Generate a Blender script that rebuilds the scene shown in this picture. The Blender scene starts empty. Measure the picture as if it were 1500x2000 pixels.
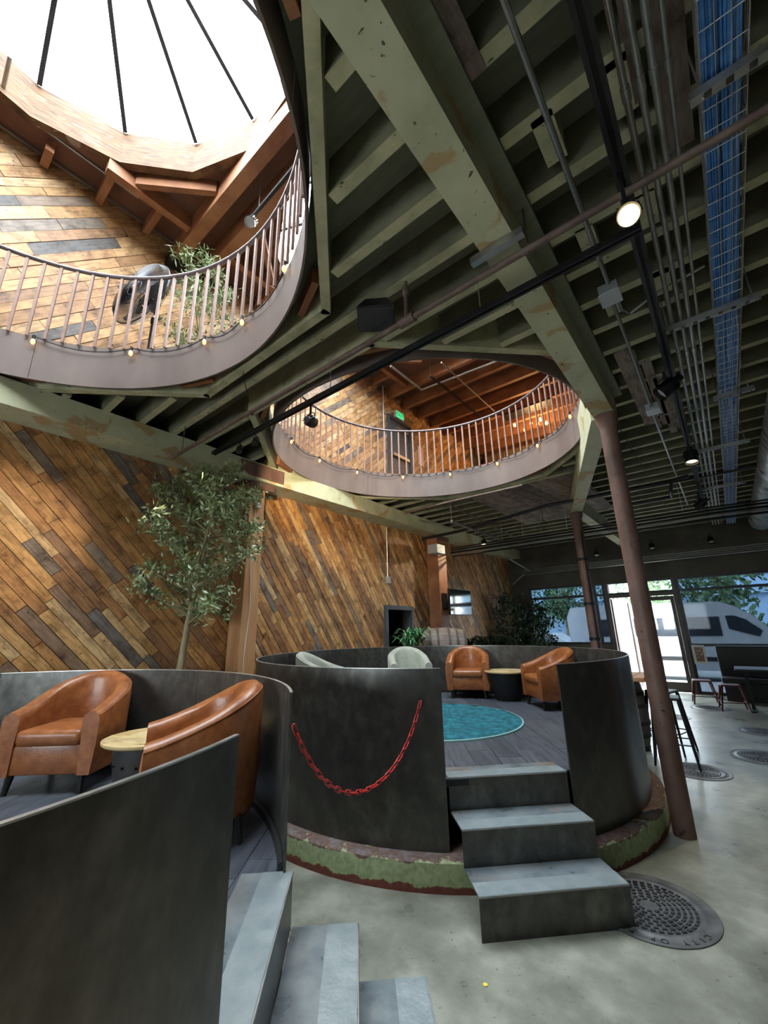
import bpy, bmesh, math, random
from mathutils import Vector, Matrix
random.seed(11)
sc = bpy.context.scene
C = sc.collection
R_ = math.radians
# ------------------------------------------------------------------ camera
YAW, PITCH, ROLL, FPX, EYE = R_(39.035), R_(15.991), R_(-1.209), 802.4, 1.6
def _axes():
    cy, sy, cp, sp = math.cos(YAW), math.sin(YAW), math.cos(PITCH), math.sin(PITCH)
    f = Vector((-sy*cp, cy*cp, sp)); r0 = Vector((cy, sy, 0)); u0 = r0.cross(f)
    c, s = math.cos(ROLL), math.sin(ROLL)
    return c*r0+s*u0, -s*r0+c*u0, f
CR, CU, CF = _axes()
CAM = Vector((0, 0, EYE))
cd = bpy.data.cameras.new('camera'); cam = bpy.data.objects.new('camera', cd); C.objects.link(cam)
cd.sensor_fit = 'HORIZONTAL'; cd.sensor_width = 36.0; cd.lens = 36.0*FPX/1500.0
cd.clip_start = 0.02; cd.clip_end = 300
m = Matrix((CR, CU, -CF)).transposed().to_4x4(); m.translation = CAM
cam.matrix_world = m
sc.camera = cam
# ------------------------------------------------------------------ world, exposure
w = bpy.data.worlds.new('sky'); sc.world = w; w.use_nodes = True
wn = w.node_tree.nodes; wl = w.node_tree.links
bg = wn['Background']; bg.inputs[0].default_value = (0.90, 0.955, 1.0, 1); bg.inputs[1].default_value = 8.0
sc.view_settings.view_transform = 'Standard'; sc.view_settings.look = 'None'
sc.view_settings.gamma = 1.0; sc.view_settings.use_curve_mapping = False
sc.view_settings.exposure = 1.55
try:
    sc.cycles.max_bounces = 10; sc.cycles.diffuse_bounces = 6; sc.cycles.transparent_max_bounces = 12
    sc.cycles.sample_clamp_indirect = 6.0; sc.cycles.use_denoising = True
except Exception: pass
def portal(name, loc, rot, sx, sy):
    l = bpy.data.lights.new(name, 'AREA'); l.shape = 'RECTANGLE'; l.size = sx; l.size_y = sy
    o = bpy.data.objects.new(name, l); C.objects.link(o); o.location = loc; o.rotation_euler = rot
    l.cycles.is_portal = True
    return o
portal('daylight_portal', (-2.95, -0.1, 7.9), (0, 0, 0), 3.9, 3.9)
portal('daylight_portal', (-2.95, 4.12, 7.9), (0, 0, 0), 3.9, 3.9)
portal('daylight_portal', (-0.8, 12.9, 1.5), (R_(-90), 0, 0), 8.0, 2.6)
portal('daylight_portal', (-2.7, -5.15, 1.6), (R_(90), 0, 0), 3.5, 2.4)  # samples the sky through the added back window

# ------------------------------------------------------------------ pixel helpers (a pixel gives a direction, a surface gives the distance)
def ray(x, y): return CF + CR*((x-750)/FPX) - CU*((y-1000)/FPX)
def onz(x, y, z): d = ray(x, y); return CAM + d*((z-EYE)/d.z)
def onx(x, y, X): d = ray(x, y); return CAM + d*(X/d.x)
def ony(x, y, Y): d = ray(x, y); return CAM + d*(Y/d.y)
def proj(p):
    d = Vector(p)-CAM; q = d.dot(CF)
    if q < .05: return None
    return (750+FPX*d.dot(CR)/q, 1000-FPX*d.dot(CU)/q, q)

# ------------------------------------------------------------------ materials
def nt(name):
    mt = bpy.data.materials.new(name); mt.use_nodes = True
    n = mt.node_tree.nodes; l = mt.node_tree.links
    return mt, n, l, n['Principled BSDF']
def ramp(n, cols, interp='LINEAR'):
    r = n.new('ShaderNodeValToRGB'); r.color_ramp.interpolation = interp
    e = r.color_ramp.elements
    if not isinstance(cols[0][1], (tuple, list)):
        k = len(cols)-1 or 1
        cols = [(i/k, c) for i, c in enumerate(cols)]
    while len(e) < len(cols): e.new(.5)
    for el, (p, c) in zip(e, cols): el.position = p; el.color = (*c, 1)
    return r
def _cols(cols, lo=.3, hi=.7):
    if len(cols) == 1: cols = [cols[0], cols[0]]
    k = len(cols)-1
    return [(lo+(hi-lo)*i/k, c) for i, c in enumerate(cols)]
def M(name, cols, scale=4, rough=.6, metal=0, bump=.15, stretch=(1, 1, 1), speck=None, detail=8, rvar=.12, emit=None, sheen=0, coat=0, patch=None, bscale=None):
    mt, n, l, b = nt(name)
    tc = n.new('ShaderNodeTexCoord'); mp = n.new('ShaderNodeMapping'); mp.inputs['Scale'].default_value = stretch
    l.new(tc.outputs['Object'], mp.inputs[0])
    nz = n.new('ShaderNodeTexNoise'); nz.inputs['Scale'].default_value = scale; nz.inputs['Detail'].default_value = detail; nz.inputs['Roughness'].default_value = .6
    l.new(mp.outputs[0], nz.inputs['Vector'])
    rp = ramp(n, _cols(cols)); l.new(nz.outputs['Fac'], rp.inputs[0])
    out = rp.outputs[0]
    def layer(out, col, sc_, lo, hi, w=1.0):
        z = n.new('ShaderNodeTexNoise'); z.inputs['Scale'].default_value = sc_; z.inputs['Detail'].default_value = 5; z.inputs['Distortion'].default_value = .4*w
        l.new(mp.outputs[0], z.inputs['Vector'])
        r2 = ramp(n, [(lo, (0, 0, 0)), (hi, (1, 1, 1))]); l.new(z.outputs['Fac'], r2.inputs[0])
        mx = n.new('ShaderNodeMix'); mx.data_type = 'RGBA'
        l.new(r2.outputs[0], mx.inputs['Factor']); l.new(out, mx.inputs[6]); mx.inputs[7].default_value = (*col, 1)
        return mx.outputs[2]
    if patch: out = layer(out, patch[0], patch[1], patch[2], patch[2]+patch[3])
    if speck: out = layer(out, speck[0], speck[1], speck[2], speck[2]+.04)
    l.new(out, b.inputs['Base Color'])
    b.inputs['Metallic'].default_value = metal
    if rvar:
        mr = n.new('ShaderNodeMapRange'); mr.inputs[3].default_value = max(0, rough-rvar); mr.inputs[4].default_value = min(1, rough+rvar)
        l.new(nz.outputs['Fac'], mr.inputs[0]); l.new(mr.outputs[0], b.inputs['Roughness'])
    else: b.inputs['Roughness'].default_value = rough
    if bump:
        bz = n.new('ShaderNodeTexNoise'); bz.inputs['Scale'].default_value = bscale or scale*5; bz.inputs['Detail'].default_value = 6
        l.new(mp.outputs[0], bz.inputs['Vector'])
        bm_ = n.new('ShaderNodeBump'); bm_.inputs['Strength'].default_value = bump; bm_.inputs['Distance'].default_value = .01
        l.new(bz.outputs['Fac'], bm_.inputs['Height']); l.new(bm_.outputs[0], b.inputs['Normal'])
    if emit: b.inputs['Emission Color'].default_value = (*emit[0], 1); b.inputs['Emission Strength'].default_value = emit[1]
    if sheen: b.inputs['Sheen Weight'].default_value = sheen; b.inputs['Sheen Roughness'].default_value = .4
    if coat: b.inputs['Coat Weight'].default_value = coat
    return mt
def plank_mat(name, pal, rough=.55, dark=.62, gs=(5.0, 38.0, 1), stain=1.0):
    mt, n, l, b = nt(name)
    uv = n.new('ShaderNodeUVMap'); at = n.new('ShaderNodeAttribute'); at.attribute_name = 'pk'
    sp = n.new('ShaderNodeSeparateColor'); l.new(at.outputs['Color'], sp.inputs[0])
    rp = ramp(n, pal, 'LINEAR'); l.new(sp.outputs[0], rp.inputs[0])
    mp = n.new('ShaderNodeMapping'); mp.inputs['Scale'].default_value = gs; l.new(uv.outputs[0], mp.inputs[0])
    g = n.new('ShaderNodeTexNoise'); g.inputs['Scale'].default_value = 1.0; g.inputs['Detail'].default_value = 7; g.inputs['Distortion'].default_value = .6
    l.new(mp.outputs[0], g.inputs['Vector'])
    gr = ramp(n, [(.3, (dark, dark*.96, dark*.92)), (.62, (1.08, 1.06, 1.02))]); l.new(g.outputs['Fac'], gr.inputs[0])
    mx = n.new('ShaderNodeMix'); mx.data_type = 'RGBA'; mx.blend_type = 'MULTIPLY'; mx.inputs['Factor'].default_value = 1
    l.new(rp.outputs[0], mx.inputs[6]); l.new(gr.outputs[0], mx.inputs[7])
    s = n.new('ShaderNodeTexNoise'); s.inputs['Scale'].default_value = 4.5; s.inputs['Detail'].default_value = 9; s.inputs['Roughness'].default_value = .7
    l.new(uv.outputs[0], s.inputs['Vector'])
    sr = ramp(n, [(.32, (.20, .185, .175)), (.42, (.66, .61, .57)), (.53, (1, 1, 1)), (.72, (1.15, 1.10, 1.04))]); l.new(s.outputs['Fac'], sr.inputs[0])
    m2 = n.new('ShaderNodeMix'); m2.data_type = 'RGBA'; m2.blend_type = 'MULTIPLY'; m2.inputs['Factor'].default_value = stain
    l.new(mx.outputs[2], m2.inputs[6]); l.new(sr.outputs[0], m2.inputs[7])
    kn = n.new('ShaderNodeTexVoronoi'); kn.inputs['Scale'].default_value = 9.0; l.new(uv.outputs[0], kn.inputs['Vector'])
    kr = ramp(n, [(.0, (.10, .08, .07)), (.055, (.16, .12, .10)), (.09, (1, 1, 1))]); l.new(kn.outputs['Distance'], kr.inputs[0])
    m3 = n.new('ShaderNodeMix'); m3.data_type = 'RGBA'; m3.blend_type = 'MULTIPLY'; m3.inputs['Factor'].default_value = .8*stain
    l.new(m2.outputs[2], m3.inputs[6]); l.new(kr.outputs[0], m3.inputs[7])
    l.new(m3.outputs[2], b.inputs['Base Color']); b.inputs['Roughness'].default_value = rough
    bp = n.new('ShaderNodeBump'); bp.inputs['Strength'].default_value = .25; bp.inputs['Distance'].default_value = .004
    l.new(g.outputs['Fac'], bp.inputs['Height']); l.new(bp.outputs[0], b.inputs['Normal'])
    return mt
def emis(name, col, s):
    mt, n, l, b = nt(name); b.inputs['Base Color'].default_value = (*col, 1)
    b.inputs['Emission Color'].default_value = (*col, 1); b.inputs['Emission Strength'].default_value = s
    return mt
def pane(name, tint, gloss=.07):
    mt = bpy.data.materials.new(name); mt.use_nodes = True; n = mt.node_tree.nodes; l = mt.node_tree.links
    n.remove(n['Principled BSDF']); t = n.new('ShaderNodeBsdfTransparent'); t.inputs[0].default_value = (*tint, 1)
    g = n.new('ShaderNodeBsdfGlossy'); g.inputs['Roughness'].default_value = .03; mx = n.new('ShaderNodeMixShader')
    mx.inputs[0].default_value = gloss; l.new(t.outputs[0], mx.inputs[1]); l.new(g.outputs[0], mx.inputs[2])
    l.new(mx.outputs[0], n['Material Output'].inputs[0]); return mt

WOOD_PAL = [(0, (.20, .175, .16)), (.07, (.30, .225, .17)), (.17, (.30, .155, .075)), (.34, (.46, .225, .085)), (.58, (.60, .31, .11)), (.80, (.68, .40, .16)), (1, (.73, .49, .25))]
UP_PAL = [(0, (.12, .11, .11)), (.10, (.26, .21, .17)), (.25, (.42, .23, .11)), (.5, (.56, .32, .14)), (.8, (.66, .42, .21)), (1, (.70, .50, .30))]
VIN_PAL = [(0, (.07, .081, .105)), (.5, (.088, .10, .128)), (1, (.11, .123, .152))]
mWood = plank_mat('reclaimed_wood', WOOD_PAL)
mWoodU = plank_mat('reclaimed_wood_upper', UP_PAL)
mVinyl = plank_mat('grey_vinyl_plank', VIN_PAL, rough=.36, dark=.5, gs=(3, 26, 1), stain=.15)
mSoffit = plank_mat('weathered_board', [(0, (.17, .135, .115)), (.5, (.26, .21, .18)), (1, (.36, .30, .25))], rough=.8)
mTop = plank_mat('table_board', [(0, (.50, .36, .16)), (.5, (.62, .48, .24)), (1, (.70, .56, .32))], rough=.3, dark=.7)
mGreen = M('green_painted_timber', [(.40, .41, .25), (.52, .525, .335), (.60, .59, .40)], 3, .62, bump=.25, patch=((.46, .33, .16), 2.6, .585, .03), speck=((.10, .09, .06), 26, .68))
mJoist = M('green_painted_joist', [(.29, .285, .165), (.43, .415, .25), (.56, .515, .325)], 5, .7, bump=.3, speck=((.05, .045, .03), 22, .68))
mJoistS = M('dark_joist_side', [(.10, .10, .06), (.15, .15, .09), (.20, .19, .12)], 5, .75, bump=.3)  # darker olive than the other joist faces
mDeck = M('dark_green_deck', [(.16, .175, .12), (.23, .245, .17)], 4, .8, stretch=(1, 6, 1))
mSteel = M('blackened_steel', [(.06, .059, .054), (.095, .092, .083), (.155, .149, .131)], 11, .34, metal=.6, bump=.04, patch=((.075, .076, .075), 1.6, .5, .25), rvar=.09, stretch=(1, 1, .7))
mTread = M('worn_steel_tread', [(.15, .19, .215), (.26, .31, .335), (.38, .415, .425)], 5, .30, metal=.45, bump=.08, patch=((.34, .26, .20), 1.6, .52, .2), rvar=.12)
mEdge = M('bare_steel_edge', [(.55, .55, .53), (.7, .7, .68)], 9, .35, metal=.9, bump=0)
mRust = M('rust_brown_paint', [(.10, .055, .042), (.17, .095, .072), (.22, .13, .10)], 4, .55, bump=.15, speck=((.05, .03, .025), 14, .66))
mFascia = M('primed_steel_fascia', [(.14, .104, .088), (.18, .136, .117), (.225, .172, .148)], 2.0, .55, metal=.1, bump=.05, stretch=(1, 1, .35))
mBal = M('brown_baluster_paint', [(.24, .135, .105), (.34, .21, .165)], 8, .5, bump=.05)
mRail = M('handrail_steel', [(.16, .13, .13), (.24, .20, .20)], 8, .4, metal=.4, bump=.04)
mTimber = M('red_brown_timber', [(.20, .075, .035), (.30, .125, .055), (.40, .19, .09)], 2.5, .6, stretch=(1, 1, 1), bump=.2)
mPost = M('fir_post', [(.42, .20, .085), (.52, .27, .12), (.60, .34, .17)], 2.2, .55, stretch=(6, 6, .6), bump=.25)
mCurbW = M('weathered_curb_timber', [(.02, .008, .003), (.10, .046, .017), (.165, .085, .034), (.25, .155, .075)], 4.5, .7, stretch=(1, 1, 9), bump=.4, patch=((.32, .26, .20), 5.5, .63, .04), speck=((.012, .005, .003), 10, .66))
mRoof = M('roof_deck_brown', [(.13, .058, .036), (.20, .09, .055)], 3, .75, bump=.2)
mConc = M('concrete_floor', [(.145, .15, .12), (.25, .255, .208), (.40, .405, .34)], 3.4, .30, bump=.06, speck=((.12, .12, .10), 48, .68), patch=((.37, .38, .32), .7, .50, .35), rvar=.1, bscale=30, detail=12)
mConcW = M('concrete_wall', [(.075, .068, .055), (.11, .10, .082), (.16, .145, .12)], 1.6, .85, bump=.3)
mLeather = M('cognac_leather', [(.19, .058, .017), (.275, .09, .026), (.36, .135, .044)], 14, .38, bump=.12, bscale=60, coat=.1)
mVelvet = M('sage_velvet', [(.27, .295, .235), (.36, .38, .31), (.43, .45, .375)], 7, .9, bump=.1, sheen=.5)
mDarkLeg = M('dark_leg', [(.012, .011, .011), (.02, .018, .017)], 8, .4, bump=0)
mBlack = M('black_metal', [(.010, .010, .011), (.022, .022, .024)], 8, .45, metal=.3, bump=.03)
mBlackW = M('black_vinyl', [(.010, .010, .011), (.018, .018, .019)], 8, .5, bump=.08)
mGalv = M('galvanised_conduit', [(.33, .33, .32), (.46, .46, .44)], 12, .38, metal=.85, bump=.03)
mPipe = M('rusty_pipe', [(.085, .055, .045), (.15, .10, .08), (.2, .15, .12)], 9, .65, metal=.2, bump=.2)
mBlue = M('blue_cable', [(.03, .14, .40), (.05, .20, .52), (.10, .28, .60)], 20, .45, bump=0)
mGreyC = M('grey_cable', [(.30, .33, .36), (.42, .45, .48)], 20, .5, bump=0)
mWire = M('zinc_wire', [(.55, .55, .52), (.65, .65, .62)], 20, .35, metal=.8, bump=0)
mBoxG = M('grey_junction_box', [(.38, .43, .45), (.46, .50, .51)], 9, .45, metal=.4, bump=.03)
mIron = M('cast_iron', [(.09, .092, .095), (.14, .143, .145), (.20, .20, .20)], 10, .5, metal=.4, bump=.2)
mPad = M('cast_iron_dark', [(.035, .036, .040), (.06, .062, .068)], 10, .5, metal=.4, bump=.1)
mRed = M('red_plastic', [(.55, .03, .03), (.65, .06, .05)], 10, .3, bump=0)
mTeal = M('teal_pile', [(.002, .045, .062), (.007, .11, .145), (.025, .21, .25)], 14, 1.0, bump=.6, bscale=60)
mTealE = M('pale_teal_edge', [(.22, .42, .40), (.30, .50, .47)], 20, .9, bump=.2)
mLeaf = M('olive_leaf', [(.13, .18, .07), (.24, .31, .135), (.40, .45, .28)], 9, .3, bump=0)
mLeafD = M('dark_leaf', [(.012, .035, .012), (.03, .065, .022)], 9, .5, bump=0)
mLeafB = M('bright_leaf', [(.03, .13, .04), (.07, .24, .09), (.16, .34, .17)], 9, .45, bump=0)
mLeafS = M('street_leaf', [(.05, .10, .04), (.10, .17, .07)], 9, .6, bump=0)
mBark = M('olive_bark', [(.20, .16, .085), (.33, .27, .15)], 12, .8, stretch=(2, 2, .6), bump=.4)
mPot = M('pale_pot', [(.32, .29, .25), (.40, .37, .32)], 9, .7, bump=.1)
mPotD = M('dark_pot', [(.03, .03, .033), (.05, .05, .055)], 9, .6, bump=.1)
mBarrel = M('aged_oak_stave', [(.15, .115, .095), (.24, .19, .16), (.33, .275, .235)], 5, .75, stretch=(1, 1, 1), bump=.3)
mHoop = M('barrel_hoop', [(.07, .058, .05), (.12, .10, .09)], 8, .6, metal=.4, bump=.2)
mScreen = M('tv_glass', [(.006, .008, .008), (.01, .013, .012)], 2, .06, bump=0, rvar=0)
mDoor = M('slate_door', [(.055, .065, .078), (.075, .088, .10)], 3, .5, bump=.04)
mFrame = M('storefront_frame', [(.016, .015, .016), (.028, .026, .027)], 4, .45, bump=.03)
mFrameB = M('bronze_frame', [(.075, .06, .052), (.11, .09, .08)], 4, .5, bump=.03)
mGlass = pane('tinted_window_film', (.22, .255, .29), .010)
mGlassC = pane('clear_glass', (.93, .96, .97), .05)
mSky = pane('skylight_glass', (.95, .97, .98), .04)
mVanW = M('white_van_paint', [(.50, .52, .54), (.56, .58, .60)], 2, .3, bump=0)
mVanG = M('van_window', [(.03, .035, .045), (.05, .06, .075)], 2, .1, bump=0)
mTyre = M('tyre_rubber', [(.015, .015, .016), (.03, .03, .03)], 9, .8, bump=.1)
mCarR = M('silver_car', [(.42, .44, .46), (.5, .52, .54)], 2, .3, bump=0)
mTail = emis('tail_light', (.8, .08, .06), .6)
mAsph = M('asphalt', [(.20, .20, .20), (.28, .28, .275)], 3, .85, bump=.2)
mWalk = M('sidewalk', [(.34, .34, .33), (.42, .42, .41)], 2, .8, bump=.1)
mBldg = M('pale_blue_building', [(.25, .40, .55), (.32, .46, .60)], 1.2, .7, bump=0)
mBldgW = M('building_window', [(.12, .16, .22), (.16, .20, .26)], 2, .2, bump=0)
mWarm = emis('warm_filament', (1.0, .55, .16), 2.2)
mBulbW = emis('bulb_glow', (1.0, .58, .18), .9)
mLampF = emis('lamp_lens', (1.0, .74, .33), 1.1)
mLampD = emis('lamp_lens_dim', (1.0, .84, .55), 1.2)
mExit = emis('exit_green', (.03, .55, .20), .5)
mWhiteP = M('white_plastic', [(.70, .70, .68), (.78, .78, .76)], 5, .5, bump=0)
mChrome = M('chrome', [(.75, .76, .78), (.82, .83, .85)], 5, .15, metal=1, bump=0)
mOrange = M('amber_wood', [(.38, .11, .03), (.55, .19, .05)], 3, .45, bump=.1, stretch=(1, 1, 4))
mCorr = M('corrugated_tin', [(.40, .30, .20), (.50, .40, .28)], 4, .45, metal=.5, bump=.05)
mPoster = M('poster_print', [(.85, .84, .80), (.30, .16, .12), (.22, .12, .09), (.82, .78, .74)], 16, .7, bump=0, detail=3)
mFanM = M('fan_cage_mesh', [(.05, .055, .06), (.09, .095, .10)], 9, .4, metal=.6, bump=0)
mSpir = M('spiral_duct', [(.45, .47, .48), (.58, .60, .60)], 4, .3, metal=.85, bump=.03)
mWall = M('dark_plaster', [(.09, .08, .07), (.14, .125, .11)], 1.5, .85, bump=.15)

# ------------------------------------------------------------------ mesh builder
class B:
    def __init__(s): s.v = []; s.f = []; s.uv = None
    def add(s, vs, fs):
        k = len(s.v); s.v += [tuple(v) for v in vs]; s.f += [tuple(i+k for i in f) for f in fs]; return s
    def obox(s, c, ax, ay, az):
        c, ax, ay, az = map(Vector, (c, ax, ay, az))
        vs = [c+ax*i+ay*j+az*k for k in (-1, 1) for j in (-1, 1) for i in (-1, 1)]
        return s.add(vs, [(0, 2, 3, 1), (4, 5, 7, 6), (0, 1, 5, 4), (2, 6, 7, 3), (0, 4, 6, 2), (1, 3, 7, 5)])
    def box(s, x0, x1, y0, y1, z0, z1):
        return s.obox(((x0+x1)/2, (y0+y1)/2, (z0+z1)/2), ((x1-x0)/2, 0, 0), (0, (y1-y0)/2, 0), (0, 0, (z1-z0)/2))
    def beam(s, p0, p1, wd, ht, up=(0, 0, 1)):
        p0, p1, up = Vector(p0), Vector(p1), Vector(up); d = (p1-p0); dn = d.normalized()
        sx = dn.cross(up).normalized(); uz = sx.cross(dn)
        return s.obox((p0+p1)/2, d/2, sx*wd/2, uz*ht/2)
    def prism(s, poly, z0, z1):
        n = len(poly); vs = [(x, y, z0) for x, y in poly]+[(x, y, z1) for x, y in poly]
        return s.add(vs, [tuple(range(n))[::-1], tuple(range(n, 2*n))]+[(i, (i+1) % n, n+(i+1) % n, n+i) for i in range(n)])
    def extr(s, poly3, d):
        n = len(poly3); d = Vector(d); vs = [Vector(p) for p in poly3]+[Vector(p)+d for p in poly3]
        return s.add(vs, [tuple(range(n))[::-1], tuple(range(n, 2*n))]+[(i, (i+1) % n, n+(i+1) % n, n+i) for i in range(n)])
    def tube(s, pts, r, n=8, closed=False, cap=True):
        pts = [Vector(p) for p in pts]; k = len(pts); rs = r if isinstance(r, (list, tuple)) else [r]*k
        prev = None; vs = []
        for i, p in enumerate(pts):
            if closed: t = pts[(i+1) % k]-pts[i-1]
            else: t = pts[min(i+1, k-1)]-pts[max(i-1, 0)]
            t.normalize()
            if prev is None:
                a = t.cross(Vector((0, 0, 1)))
                if a.length < .1: a = t.cross(Vector((1, 0, 0)))
            else: a = prev-t*prev.dot(t)
            a.normalize(); prev = a; b2 = t.cross(a)
            for j in range(n):
                q = 2*math.pi*j/n; vs.append(p+(a*math.cos(q)+b2*math.sin(q))*rs[i])
        fs = []
        for i in range(k if closed else k-1):
            for j in range(n):
                i2 = (i+1) % k; fs.append((i*n+j, i*n+(j+1) % n, i2*n+(j+1) % n, i2*n+j))
        if cap and not closed: fs += [tuple(range(n))[::-1], tuple(range((k-1)*n, k*n))]
        return s.add(vs, fs)
    def cyl(s, p0, p1, r0, r1=None, n=20): return s.tube([p0, p1], [r0, r0 if r1 is None else r1], n)
    def lathe(s, prof, c=(0, 0, 0), n=24, a0=0, a1=2*math.pi, axis='z'):
        full = abs(a1-a0-2*math.pi) < 1e-6; k = n if full else n+1; vs = []
        for i in range(k):
            a = a0+(a1-a0)*i/n; ca, sa = math.cos(a), math.sin(a)
            for r, z in prof:
                p = (r*ca, r*sa, z) if axis == 'z' else (z, r*ca, r*sa)
                vs.append((c[0]+p[0], c[1]+p[1], c[2]+p[2]))
        q = len(prof); fs = []
        for i in range(n):
            i2 = (i+1) % k
            for j in range(q-1): fs.append((i*q+j, i2*q+j, i2*q+j+1, i*q+j+1))
        return s.add(vs, fs)
    def arc(s, cx, cy, r0, r1, z0, z1, a0, a1, n=24):
        vs = []
        for i in range(n+1):
            a = a0+(a1-a0)*i/n; ca, sa = math.cos(a), math.sin(a)
            vs += [(cx+r0*ca, cy+r0*sa, z0), (cx+r1*ca, cy+r1*sa, z0), (cx+r1*ca, cy+r1*sa, z1), (cx+r0*ca, cy+r0*sa, z1)]
        fs = [(4*i+j, 4*i+4+j, 4*i+4+(j+1) % 4, 4*i+(j+1) % 4) for i in range(n) for j in range(4)]
        if abs(a1-a0) < 2*math.pi-1e-6: fs += [(0, 1, 2, 3), (4*n+3, 4*n+2, 4*n+1, 4*n)]
        return s.add(vs, fs)
    def sph(s, c, r, n=10, sz=1.0):
        return s.lathe([(max(1e-4, r*math.sin(math.pi*i/n)), -r*sz*math.cos(math.pi*i/n)) for i in range(n+1)], c, 2*n)
    def rbox(s, x0, x1, y0, y1, z0, z1, r=.02, seg=3):
        bm = bmesh.new(); bmesh.ops.create_cube(bm, size=1)
        for v in bm.verts: v.co = Vector(((x0+x1)/2+v.co.x*(x1-x0), (y0+y1)/2+v.co.y*(y1-y0), (z0+z1)/2+v.co.z*(z1-z0)))
        bmesh.ops.bevel(bm, geom=bm.edges[:], offset=r, segments=seg, affect='EDGES', profile=.5)
        bm.verts.index_update(); s.add([v.co.copy() for v in bm.verts], [[v.index for v in f.verts] for f in bm.faces]); bm.free(); return s
    def mesh(s, name, mt, smooth=False, fix=True):
        me = bpy.data.meshes.new(name); me.from_pydata(s.v, [], s.f)
        if fix:
            bm = bmesh.new(); bm.from_mesh(me); bmesh.ops.recalc_face_normals(bm, faces=bm.faces[:]); bm.to_mesh(me); bm.free()
        if mt: me.materials.append(mt)
        if smooth:
            me.polygons.foreach_set('use_smooth', [True]*len(me.polygons)); me.set_sharp_from_angle(angle=R_(40))
        me.update(); return me
    def build(s, name, mt, parent=None, label=None, cat=None, group=None, smooth=False, kind=None, fix=True):
        org = None
        if parent is None and s.v:
            xs, ys, zs = zip(*s.v); org = Vector(((min(xs)+max(xs))/2, (min(ys)+max(ys))/2, min(zs)))
            s.v = [(x-org.x, y-org.y, z-org.z) for x, y, z in s.v]
        o = bpy.data.objects.new(name, s.mesh(name, mt, smooth, fix)); C.objects.link(o)
        if org is not None: o.location = org
        return fin(o, parent, label, cat, group, kind)
def par(o, p):
    o.parent = p
    if p.parent is None: o.matrix_parent_inverse = p.matrix_basis.inverted()
def fin(o, parent=None, label=None, cat=None, group=None, kind=None):
    if parent is not None: par(o, parent)
    if label: o['label'] = label
    if cat: o['category'] = cat
    if group: o['group'] = group
    if kind: o['kind'] = kind
    return o
def thing(name, label, cat, loc=(0, 0, 0), rz=0, group=None):
    o = bpy.data.objects.new(name, None); C.objects.link(o); o.empty_display_size = .1
    o.location = loc; o.rotation_euler = (0, 0, rz)
    return fin(o, None, label, cat, group)
def struct(name, b, mt, smooth=False): return b.build(name, mt, kind='structure', smooth=smooth)
def sroot(name, loc=(0, 0, 0)):
    o = bpy.data.objects.new(name, None); C.objects.link(o); o.location = loc; o['kind'] = 'structure'; return o
def dup(root, loc, rz, label=None, scale=None):
    r = root.copy(); C.objects.link(r); r.location = loc; r.rotation_euler = (0, 0, rz)
    if scale: r.scale = (scale,)*3
    if label: r['label'] = label
    for ch in list(root.children):
        c = ch.copy(); C.objects.link(c); c.parent = r
        for g in ch.children:
            d = g.copy(); C.objects.link(d); d.parent = c
    return r

# ------------------------------------------------------------------ planks (clipped polygons)
def clip(poly, ax, lim, keep_less):
    out = []
    for i in range(len(poly)):
        a, b = poly[i-1], poly[i]
        ia = (a[ax] <= lim) if keep_less else (a[ax] >= lim); ib = (b[ax] <= lim) if keep_less else (b[ax] >= lim)
        if ia != ib:
            t = (lim-a[ax])/(b[ax]-a[ax]); out.append((a[0]+(b[0]-a[0])*t, a[1]+(b[1]-a[1])*t))
        if ib: out.append(b)
    return out
def area(p): return abs(sum(p[i-1][0]*p[i][1]-p[i][0]*p[i-1][1] for i in range(len(p))))/2
def minus(poly, r):
    x0, x1, y0, y1 = r; res = []
    a = clip(poly, 0, x0, True); res.append(a); rest = clip(poly, 0, x0, False)
    if rest: res.append(clip(rest, 0, x1, False)); rest = clip(rest, 0, x1, True)
    if rest: res.append(clip(rest, 1, y0, True)); res.append(clip(rest, 1, y1, False))
    return [p for p in res if len(p) > 2 and area(p) > 1e-5]
def plank_obj(pieces, to3, nrm, depth, th, ang, name, mt, parent, rng):
    """pieces: list of 2D polygons of one plank"""
    v = []; f = []; uvs = []; ca, sa = math.cos(ang), math.sin(ang); ou, ov = rng.uniform(0, 40), rng.uniform(0, 40)
    for p in pieces:
        n = len(p); k = len(v)
        v += [tuple(to3(*q)+nrm*depth) for q in p]+[tuple(to3(*q)+nrm*(depth-th)) for q in p]
        u2 = [(q[0]*ca+q[1]*sa+ou, -q[0]*sa+q[1]*ca+ov) for q in p]
        f.append(tuple(range(k, k+n))); uvs += u2
        for i in range(n):
            j = (i+1) % n; f.append((k+i, k+n+i, k+n+j, k+j)); uvs += [u2[i], u2[i], u2[j], u2[j]]
    return v, f, uvs, (rng.random(), rng.random(), rng.random(), 1)
def plank_mesh(items, name, mt):
    V = []; F = []; U = []; K = []
    for v, f, u, k in items:
        o = len(V); V += v; F += [tuple(i+o for i in q) for q in f]; U += u; K += [k]*len(f)
    me = bpy.data.meshes.new(name); me.from_pydata(V, [], F)
    ul = me.uv_layers.new(name='UVMap'); ul.data.foreach_set('uv', [c for q in U for c in q])
    at = me.attributes.new('pk', 'FLOAT_COLOR', 'FACE'); at.data.foreach_set('color', [c for q in K for c in q])
    me.materials.append(mt); me.update(); return me
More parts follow.
